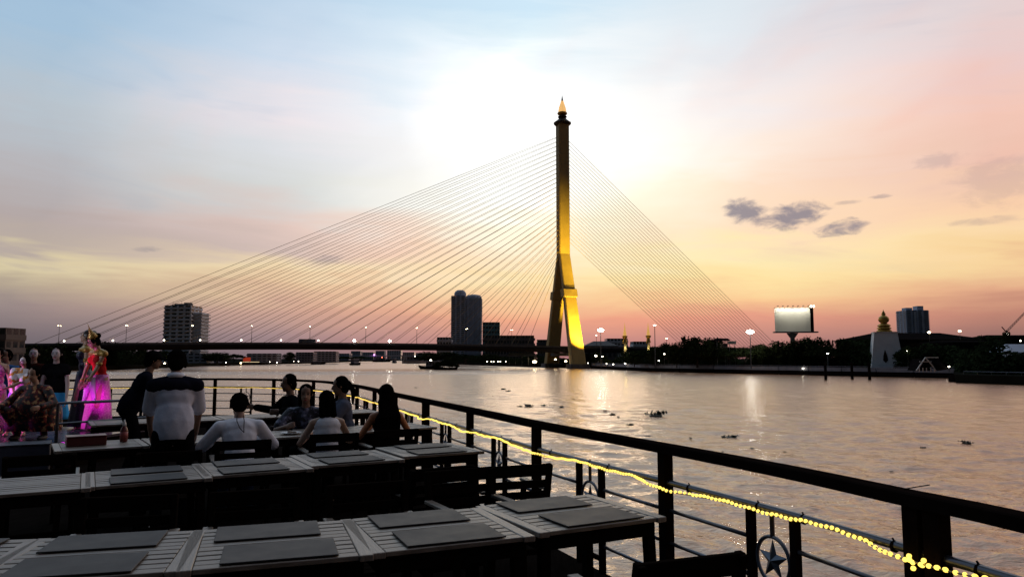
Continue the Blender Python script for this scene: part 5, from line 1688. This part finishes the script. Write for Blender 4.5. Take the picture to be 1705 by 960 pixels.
    for i, s in enumerate((-1, 1)):
        hip = P + Vector((s * .092 * k, 0, -.03 * k))
        if pose == 'stand':
            an = Vector(feet[i]) * k if feet else Vector((s * .12 * k, -.02 * k, .085 * k))
            kn, an = ik(hip, an, .44 * k, .42 * k, (s * .15, 1, 0))
        elif pose == 'sit':
            kn = Vector((s * .12 * k, .43 * k, .50 * k)); an = Vector((s * .12 * k, .40 * k, .085 * k))
        else:
            kn = Vector(knees[i]) * k if knees else Vector((s * .27 * k, .34 * k, .46 * k)); an = Vector((s * .20 * k, .12 * k, .085 * k))
        S.cap(hip, kn, .086 * k, .058 * k, 'thigh'); S.cap(kn, an, .056 * k, .037 * k, 'calf')
        S.ell(an + Vector((s * .012 * k, .06 * k, -.045 * k)), (.042 * k, .115 * k, .040 * k), None, 'foot')
        legs.append((hip, kn, an))
    body = melt('body', S.p, skin, root, 0, voxel)
    by = lambda *tg: [q for q in S.p if q[-1] in tg]
    info = dict(P=P, t=t_, fw=fw, xr=xr, hc=hc, hz=hz, hf=hfv, hx=hx, HM=HM, TM=TM, arms=arms, legs=legs, k=k, S=S, root=root, nb=nb_)
    for w in wear:
        kind, m = w[0], w[1]
        if kind == 'shirt':          # short sleeves
            q = by('torso', 'pelvis')
            for sh, E, Wp in arms:
                f = w[2] if len(w) > 2 else .75
                q.append(('c', sh, sh.lerp(E, f), .058 * k, .060 * k, 'sleeve'))
            q.append(('e', P + t_ * .08 * k, Vector((.172 * k, .128 * k, .26 * k)), TM, 'hem'))
            melt('shirt', q, m, root, .017, .013, 4, cut=[(P - t_ * .085 * k, -t_)] if pose == 'stand' else None)
        elif kind == 'long_shirt':
            q = by('torso', 'pelvis')
            for sh, E, Wp in arms:
                q += [('c', sh, E, .056 * k, .046 * k, 's'), ('c', E, E.lerp(Wp, .92), .046 * k, .037 * k, 's')]
            melt('shirt', q, m, root, .015, .013, 4)
        elif kind == 'vest':
            melt('vest', [z for z in by('torso', 'pelvis') if z[0] == 'e'], m, root, .016, .013, 4)
        elif kind == 'bodice':
            melt('bodice', [z for z in by('torso') if z[0] == 'e'][:2 if not fem else 2] + by('pelvis') + ([('e', P + t_ * .31 * k + fw * .005, Vector((.150 * k * ww, .105 * k, .12 * k)), TM, 't')]) + [('e', P + t_ * .335 * k + xr * s * .07 * k + fw * .085 * k, Vector((.06 * k, .05 * k, .06 * k)), TM, 't') for s in (-1, 1)], m, root, .012, .012, 3)
        elif kind == 'trousers':
            q = by('pelvis') + by('thigh', 'calf')
            melt('trousers', q, m, root, .014, .013, 4, cut=None)
        elif kind == 'shorts':
            q = by('pelvis')
            for a, b, c in legs:
                q.append(('c', a, a.lerp(b, .75), .088 * k, .072 * k, 's'))
            melt('shorts', q, m, root, .014, .013, 4)
        elif kind == 'shoes':
            for q in by('foot'):
                melt('shoe', [q], m, root, .010, .010, 2)
        elif kind == 'skirt':
            m7 = MB(); z0 = w[2] * k; secs = []
            for i in range(9):
                f = i / 8
                z = hp + .06 * k - (hp + .06 * k - z0) * f
                ring = []
                for j in range(28):
                    a = 2 * math.pi * j / 28
                    rx = (.155 + (w[3] - .155) * f ** .8) * k * (1 + (.08 * f) * math.sin(a * 7 + f * 2))
                    ry = (.12 + (w[3] * .85 - .12) * f ** .8) * k * (1 + (.08 * f) * math.sin(a * 7 + f * 2))
                    ring.append((math.cos(a) * rx, math.sin(a) * ry + (w[4] if len(w) > 4 else 0) * f, z))
                secs.append(ring)
            m7.hull(secs); m7.build('skirt', m, root, smooth=True)
        elif kind == 'cloak':
            m7 = MB(); secs = []
            for i in range(9):
                f = i / 8
                z = (P + t_ * .44 * k).z * (1 - f) + .14 * k * f
                ring = []
                for j in range(32):
                    a = 2 * math.pi * j / 32
                    rr_ = (.12 + .23 * math.sin(min(1, f * 1.5) * math.pi / 2)) * k * (1 + .07 * f * math.sin(a * 9 + f * 3))
                    open_ = 1.0 - .45 * f * max(0, math.sin(a)) ** 6
                    ring.append((math.cos(a) * rr_ * 1.08, .06 * k + math.sin(a) * rr_ * .85 * open_, z))
                secs.append(ring)
            m7.hull(secs); m7.build('cloak', m, root, smooth=True)
        elif kind == 'sash':
            m7 = MB()
            for s in (-1, 1):
                a = P + t_ * .02 * k + fw * .14 * k + xr * s * .02
                m7.tube([a, a + Vector((s * .05, .05, -.18)) * k, a + Vector((s * .12, .04, -.42)) * k], [.035 * k, .05 * k, .03 * k], 8)
            m7.build('sash', m, root, smooth=True)
        elif kind == 'yoke':
            q = [('e', P + t_ * .42 * k - fw * .012, Vector((.168 * k, .092 * k, .075 * k)), TM, 't')]
            for sh, E, Wp in arms:
                q.append(('c', P + t_ * .465 * k, sh, .064 * k, .059 * k, 't'))
            melt('yoke', q, m, root, .0215, .012, 3)
        elif kind == 'collar':
            m7 = MB(); ring0 = []; ring1 = []
            for z, r in ((.50, .078), (.555, .066)):
                pass
            secs = [[nb_ + t_ * zz * k + (xr * math.cos(a) * rr + fw * math.sin(a) * rr * .95) * k for a in [2 * math.pi * j / 20 for j in range(20)]] for zz, rr in ((.035, .088), (.085, .074), (.082, .069), (.04, .078))]
            m7.hull(secs); m7.build('collar', m, root, smooth=True)
        elif kind == 'cord':
            m7 = MB(); b0_ = nb_ + t_ * .05 * k
            for s in (-1, 1):
                m7.tube([b0_ + xr * s * .03 - fw * .085, b0_ + xr * s * .035 - fw * .115 - t_ * .07, b0_ + xr * (s * .02 + .01) - fw * .128 - t_ * .15, b0_ + xr * .03 - fw * .126 - t_ * .20], .004, 6)
            m7.build('cord', m, root)
        elif kind == 'cuffs':
            for sh, E, Wp in arms:
                m7 = MB(); m7.tube([sh.lerp(E, .55), sh.lerp(E, .75)], .05 * k, 12); m7.build('arm_band', m, root, smooth=True)
                m7 = MB(); m7.tube([E.lerp(Wp, .82), E.lerp(Wp, .97)], .035 * k, 12); m7.build('bracelet', m, root, smooth=True)
        elif kind == 'shoulder_collar':
            q = [('e', P + t_ * .44 * k, Vector((.17 * k, .105 * k, .05 * k)), TM, 't')]
            for sh, E, Wp in arms:
                q.append(('c', P + t_ * .47 * k, sh, .06 * k, .058 * k, 't'))
            melt('shoulder_collar', q, m, root, .012, .012, 2)
        elif kind == 'crown':
            m7 = MB()
            c = hc + hz * .10 * k - hfv * .02
            secs = []
            for zz, rr in ((-.03, .086), (0, .086), (.02, .062), (.045, .060), (.06, .036), (.085, .034), (.11, .016), (.17, .008), (.24, .002)):
                secs.append([c + hz * zz * k + (hx * math.cos(a) * rr + hfv * math.sin(a) * rr) * k for a in [2 * math.pi * j / 14 for j in range(14)]])
            m7.hull(secs)
            for s in (-1, 1):
                b_ = c + hx * s * .085 * k
                m7.tube([b_ - hz * .05 * k, b_ + hx * s * .025 * k + hz * .05 * k, b_ + hx * s * .02 * k + hz * .13 * k], [.012, .018, .003], 6)
            m7.build('crown', m, root, smooth=True)
        elif kind == 'cap':
            q = [('e', hc + hz * .055 * k - hfv * .008, Vector((.086 * k, .100 * k, .070 * k)), HM, 't'), ('e', hc + hz * .035 * k + hfv * .11 * k, Vector((.065 * k, .062 * k, .008 * k)), HM, 't')]
            melt('cap', q, m, root, .004, .009, 3)
    # hair
    hm = hair_m or M_HAIR
    q = [('e', hc + hz * .040 * k - hfv * .026 * k, Vector((.084 * k, .092 * k, .088 * k)), HM, 'h')]
    if hair in ('short', 'bob', 'long', 'bun', 'tail'):
        q.append(('e', hc - hz * .020 * k - hfv * .056 * k, Vector((.078 * k, .060 * k, .092 * k)), HM, 'h'))
        for s in (-1, 1):
            q.append(('e', hc + hz * .02 * k - hfv * .02 * k + hx * s * .058 * k, Vector((.026 * k, .062 * k, .055 * k)), HM, 'h'))
    if hair in ('bob', 'long'):
        for s in (-1, 0, 1):
            q.append(('c', hc - hfv * .045 * k + hx * s * .048 * k, hc - hfv * .062 * k + hx * s * .058 * k - hz * .16 * k, .045 * k, .042 * k, 'h'))
    if hair == 'long':
        for s in (-1.6, -.8, 0, .8, 1.6):
            top = hc - hfv * .06 * k + hx * s * .040 * k - hz * .08 * k
            mid_ = P + t_ * .42 * k - fw * .125 * k + xr * s * .052 * k
            q.append(('c', top, mid_, .046 * k, .044 * k, 'h'))
            q.append(('c', mid_, P + t_ * (.12 + .02 * math.sin(s * 3)) * k - fw * .132 * k + xr * s * .050 * k, .042 * k, .022 * k, 'h'))
    if hair == 'bun':
        q.append(('e', hc + hz * .07 * k - hfv * .105 * k, Vector((.055 * k, .05 * k, .05 * k)), HM, 'h'))
    if hair == 'tail':
        a = hc + hz * .02 * k - hfv * .11 * k
        q += [('c', a, a - hfv * .05 * k - hz * .10 * k, .035 * k, .034 * k, 'h'), ('c', a - hfv * .05 * k - hz * .10 * k, a - hfv * .03 * k - hz * .26 * k, .034 * k, .012 * k, 'h')]
    rs_ = random.Random(int(hp * 1000) + len(label))
    for _ in range(30):
        a_, e_ = rs_.uniform(math.pi * .95, math.pi * 2.05), rs_.uniform(-.3, 1.2)
        d_ = hx * math.cos(a_) * math.cos(e_) + hfv * math.sin(a_) * math.cos(e_) + hz * math.sin(e_)
        s_ = hc + hz * .035 * k - hfv * .024 * k + d_ * .078 * k
        q.append(('c', s_, s_ + (d_ * .006 - hz * rs_.uniform(.03, .075) + hx * rs_.uniform(-.02, .02)) * k, .013 * k, .008 * k, 'h'))
    ho = melt('hair', q, hm, root, .002, .009, 2)
    if face:
        if face_m:
            fq = [('e', hc + hz * .0 * k + hfv * .028 * k, Vector((.068 * k, .070 * k, .088 * k)), HM, 'f')]
            melt('face_mask', fq, face_m, root, .002, .009, 3)
        for s in (-1, 1):
            m7 = MB(); e = hc + hx * s * .031 * k + hz * .006 * k + hfv * (.098 if face_m else .084) * k
            m7.ball(e, .011 * k, 6, s=(1.4, .6, .7)); m7.build('eye', M_EYE, root, smooth=True)
            m7 = MB(); m7.bar(e + hz * .022 * k - hx * .016 * k, e + hz * .022 * k + hx * .016 * k, .008, .006); m7.build('eyebrow', M_HAIR, root)
        m7 = MB(); m7.ball(hc - hz * .062 * k + hfv * (.092 if face_m else .084) * k, .016 * k, 6, s=(1.4, .5, .5)); m7.build('mouth', M_LIP, root, smooth=True)
    return info
# ---- clothes
C_SHIRT = cloth('pale_blue_shirt_cloth', (.66, .68, .78))
C_WHITE = cloth('white_shirt_cloth', (.78, .78, .84))
C_TOP = cloth('white_top_cloth', (.82, .82, .86))
C_NAVY = cloth('navy_cloth', (.012, .012, .02))
C_BLACK = cloth('black_cloth', (.008, .008, .009))
C_JEANS = cloth('denim', (.04, .06, .12))
C_GREY = cloth('grey_shirt_cloth', (.10, .11, .15))
C_BLUE = cloth('blue_cloth', (.05, .16, .42))
C_SKY = cloth('sky_blue_cloth', (.05, .35, .75))
C_RED = cloth('red_satin', (.55, .03, .03), .4)
C_GOLDC = pattern('gold_brocade', (.30, .16, .03), (.62, .42, .10), (.75, .58, .22), 60, 'scale', .4, .4)
C_PINK = pattern('pink_brocade', (.55, .10, .42), (.70, .28, .52), (.80, .50, .55), 45, 'scale', .1, .5)
C_DKBLUE = pattern('dark_blue_brocade', (.008, .008, .025), (.02, .02, .07), (.20, .12, .03), 50, 'scale', .2, .5)
C_TIGER = pattern('striped_costume', (.010, .004, .004), (.16, .012, .008), (.55, .30, .12), 15)
C_TEE = pattern('printed_tee', (.66, .62, .64), (.55, .22, .03), (.12, .05, .05), 9)
C_FLORAL = pattern('floral_shirt', (.012, .012, .02), (.10, .10, .16), (.30, .30, .40), 16)
C_PURPLE = cloth('violet_cloth', (.30, .20, .55))
M_SHOE = mat('dark_shoe', (.02, .02, .022), .5, var=.2)
AU = 'diners on the deck'
def seat(px, Y):
    u = ray(px, 640); x = u.x / u.y * Y
    return (x, Y)
sm = seat(292, 7.02)
person('man standing with back turned in a pale shirt with dark yoke', dk(*sm), -24, 1.70, 'stand', lean=R(12), head_pitch=R(14), hands=((-.20, .34, .86), (.20, .34, .86)), poles=((-1, -.3, -.2), (1, -.3, -.2)), wear=(('shirt', C_SHIRT, .85), ('yoke', C_NAVY), ('collar', C_WHITE), ('trousers', C_BLACK), ('shoes', M_SHOE)), hair='short', group=AU)
s1 = seat(404, 7.35)
person('man in a white shirt leaning on the table with a cord down his back', dk(*s1), -25, 1.72, 'sit', lean=R(26), head_pitch=R(16), hands=((-.20, .50, .79), (.20, .50, .79)), poles=((-.9, -.3, -.8), (.9, -.3, -.8)), wear=(('long_shirt', C_WHITE), ('cord', C_NAVY), ('trousers', C_JEANS), ('shoes', M_SHOE)), hair='short', group=AU)
s2 = seat(548, 7.98)
person('woman in a white sleeveless top seated with her back turned', dk(*s2), -26, 1.64, 'sit', lean=R(8), head_pitch=R(8), fem=True, skin=M_SKIN, hands=((-.14, .38, .78), (.16, .38, .78)), wear=(('vest', C_TOP), ('trousers', C_BLACK), ('shoes', M_SHOE)), hair='bob', group=AU)
s3 = seat(646, 8.42)
person('woman with very long black hair seated by the railing', dk(*s3), -28, 1.70, 'sit', lean=R(5), fem=True, skin=mat('skin_warm', (.50, .19, .08), .5, var=.06), hands=((-.14, .36, .78), (.20, .36, .78)), wear=(('vest', C_BLACK), ('trousers', C_BLACK), ('shoes', M_SHOE)), hair='long', group=AU)
s4 = seat(576, 9.75)
person('person in grey shirt with pony tail looking left by the far railing', dk(*s4), 255, 1.78, 'sit', lean=R(4), head_pitch=R(4), fem=False, hands=((-.16, .40, .80), (.12, .45, .92)), wear=(('shirt', C_GREY), ('trousers', C_BLACK), ('shoes', M_SHOE)), hair='tail', face=True, group=AU)
s5 = seat(511, 9.25)
person('person in dark floral shirt facing the camera across the table', dk(*s5), 168, 1.68, 'sit', lean=R(10), hands=((-.2, .42, .82), (.2, .42, .82)), wear=(('shirt', C_FLORAL), ('trousers', C_BLACK), ('shoes', M_SHOE)), hair='bob', face=True, group=AU)
s6 = seat(490, 10.5)
person('dark figure stretching an arm left near the bow railing', dk(*s6), 230, 1.80, 'sit', lean=R(6), hands=((-.30, .30, .85), (.58, .30, .86)), poles=((-1, 0, -.3), (.4, -.3, -.6)), wear=(('long_shirt', C_BLACK), ('trousers', C_BLACK), ('shoes', M_SHOE)), hair='short', face=True, group=AU)
s7 = seat(215, 9.75)
person('figure in dark clothes and cap bending over a table behind the standing man', dk(*s7), 62, 1.75, 'stand', lean=R(26), head_pitch=R(-6), hands=((-.18, .50, .86), (.20, .46, .84)), wear=(('shirt', C_NAVY), ('trousers', C_BLACK), ('shoes', M_SHOE), ('cap', C_BLACK)), hair='short', face=True, group=AU)
for q, hdg, lb in ((s1, -25, 'armchair of the man in the white shirt'), (s2, -26, 'armchair of the woman in the white top'), (s3, -28, 'armchair of the long-haired woman'), (s4, 255, 'armchair of the person with the pony tail'), (s5, 168, 'armchair of the person in the floral shirt'), (s6, 230, 'armchair of the dark figure with outstretched arm')):
    v = V2(hdg) * .03
    put_chair((q[0] - v.x, q[1] - v.y), hdg, lb)
put_chair((sm[0] + .22, sm[1] - .52), -24, 'armchair pushed back behind the standing man')
put_chair((-3.95, 6.25), -30, 'armchair at the left end of the third row')
# ---- performers
PF = 'performers on the stage'
def stg_pt(px, Y):
    u = ray(px, 640)
    return dk(u.x / u.y * Y, Y, SZ)
i1 = person('dancer in red bodice and pink skirt with golden crown, head bowed', stg_pt(166, 12.6), 205, 1.62, 'stand', lean=R(8), head_pitch=R(22), head_yaw=R(20), fem=True, skin=M_SKIN, hands=((.02, .26, .80), (.10, .28, .84)), poles=((-1, -.3, 0), (1, -.4, 0)), wear=(('bodice', C_RED), ('shoulder_collar', C_GOLDC), ('skirt', C_PINK, .04, .27), ('sash', cloth('pale_sash', (.55, .5, .62))), ('cuffs', C_GOLDC), ('crown', C_GOLDC)), hair='bun', face=True, group=PF)
person('dancer in dark blue costume behind the one in red, looking left', stg_pt(140, 13.05), 235, 1.70, 'stand', fem=True, skin=M_SKIN, head_yaw=R(25), head_pitch=R(-8), wear=(('bodice', C_DKBLUE), ('shoulder_collar', C_GOLDC), ('skirt', C_DKBLUE, .04, .26), ('cuffs', C_GOLDC)), hair='bun', hair_m=mat('brown_hair', (.03, .016, .010), .4, var=.2), face=True, group=PF)
person('child in a printed white tee with white painted face on the stage', stg_pt(33, 11.7), 165, 1.25, 'stand', side_lean=R(-8), head_yaw=R(30), skin=M_SKIN, hands=((.10, .30, 1.05), (.0, .32, .95)), poles=((-1, -.2, -.6), (1, -.2, -.6)), feet=((-.16, .10, .085), (.20, -.05, .085)), wear=(('shirt', C_TEE, .85), ('shorts', C_PURPLE)), hair='bob', face=True, face_m=M_FACEW, group=PF)
person('performer crouching in a red and gold striped costume at the stage front', stg_pt(64, 11.25), 178, 1.66, 'crouch', lean=R(10), head_pitch=R(4), skin=M_SKIN, hands=((-.30, .42, .52), (.30, .42, .52)), wear=(('long_shirt', C_TIGER), ('cloak', C_TIGER), ('trousers', C_TIGER), ('shoes', M_SHOE)), hair='short', face=True, group=PF)
person('performer with pale face paint standing behind the crouching one', stg_pt(54, 13.7) - Vector((0, 0, SZ)), 170, 1.80, 'stand', head_yaw=R(-15), skin=M_SKIN, fem=True, hands=((-.05, .28, 1.05), (.22, .10, .9)), wear=(('shirt', cloth('brown_velvet', (.06, .02, .015)), .3), ('skirt', C_BLACK, .1, .25)), hair='bob', face=True, face_m=M_FACEW, group=PF)
person('performer in black top and bright blue skirt with white face paint', stg_pt(92, 13.6) - Vector((0, 0, SZ)), 165, 1.80, 'stand', skin=mat('pale_skin', (.55, .42, .40), .5, var=.05), fem=True, hands=((-.22, .12, .82), (.18, .16, .84)), wear=(('shirt', C_BLACK, .25), ('skirt', C_SKY, .48, .24)), hair='long', face=True, face_m=M_FACEW, group=PF)
person('performer in a blue shirt at the left edge of the stage', stg_pt(8, 13.8) - Vector((0, 0, SZ)), 175, 1.76, 'stand', wear=(('shirt', C_BLUE, .8), ('trousers', C_BLACK), ('shoes', M_SHOE)), hair='short', face=True, group=PF)
person('performer in a pink dress half cut off by the left picture edge', stg_pt(-6, 11.9), 160, 1.36, 'stand', fem=True, skin=M_SKIN, hands=((-.3, .2, .85), (.20, .34, 1.0)), wear=(('bodice', C_PINK), ('skirt', C_PINK, .12, .26)), hair='bun', face=True, group=PF)
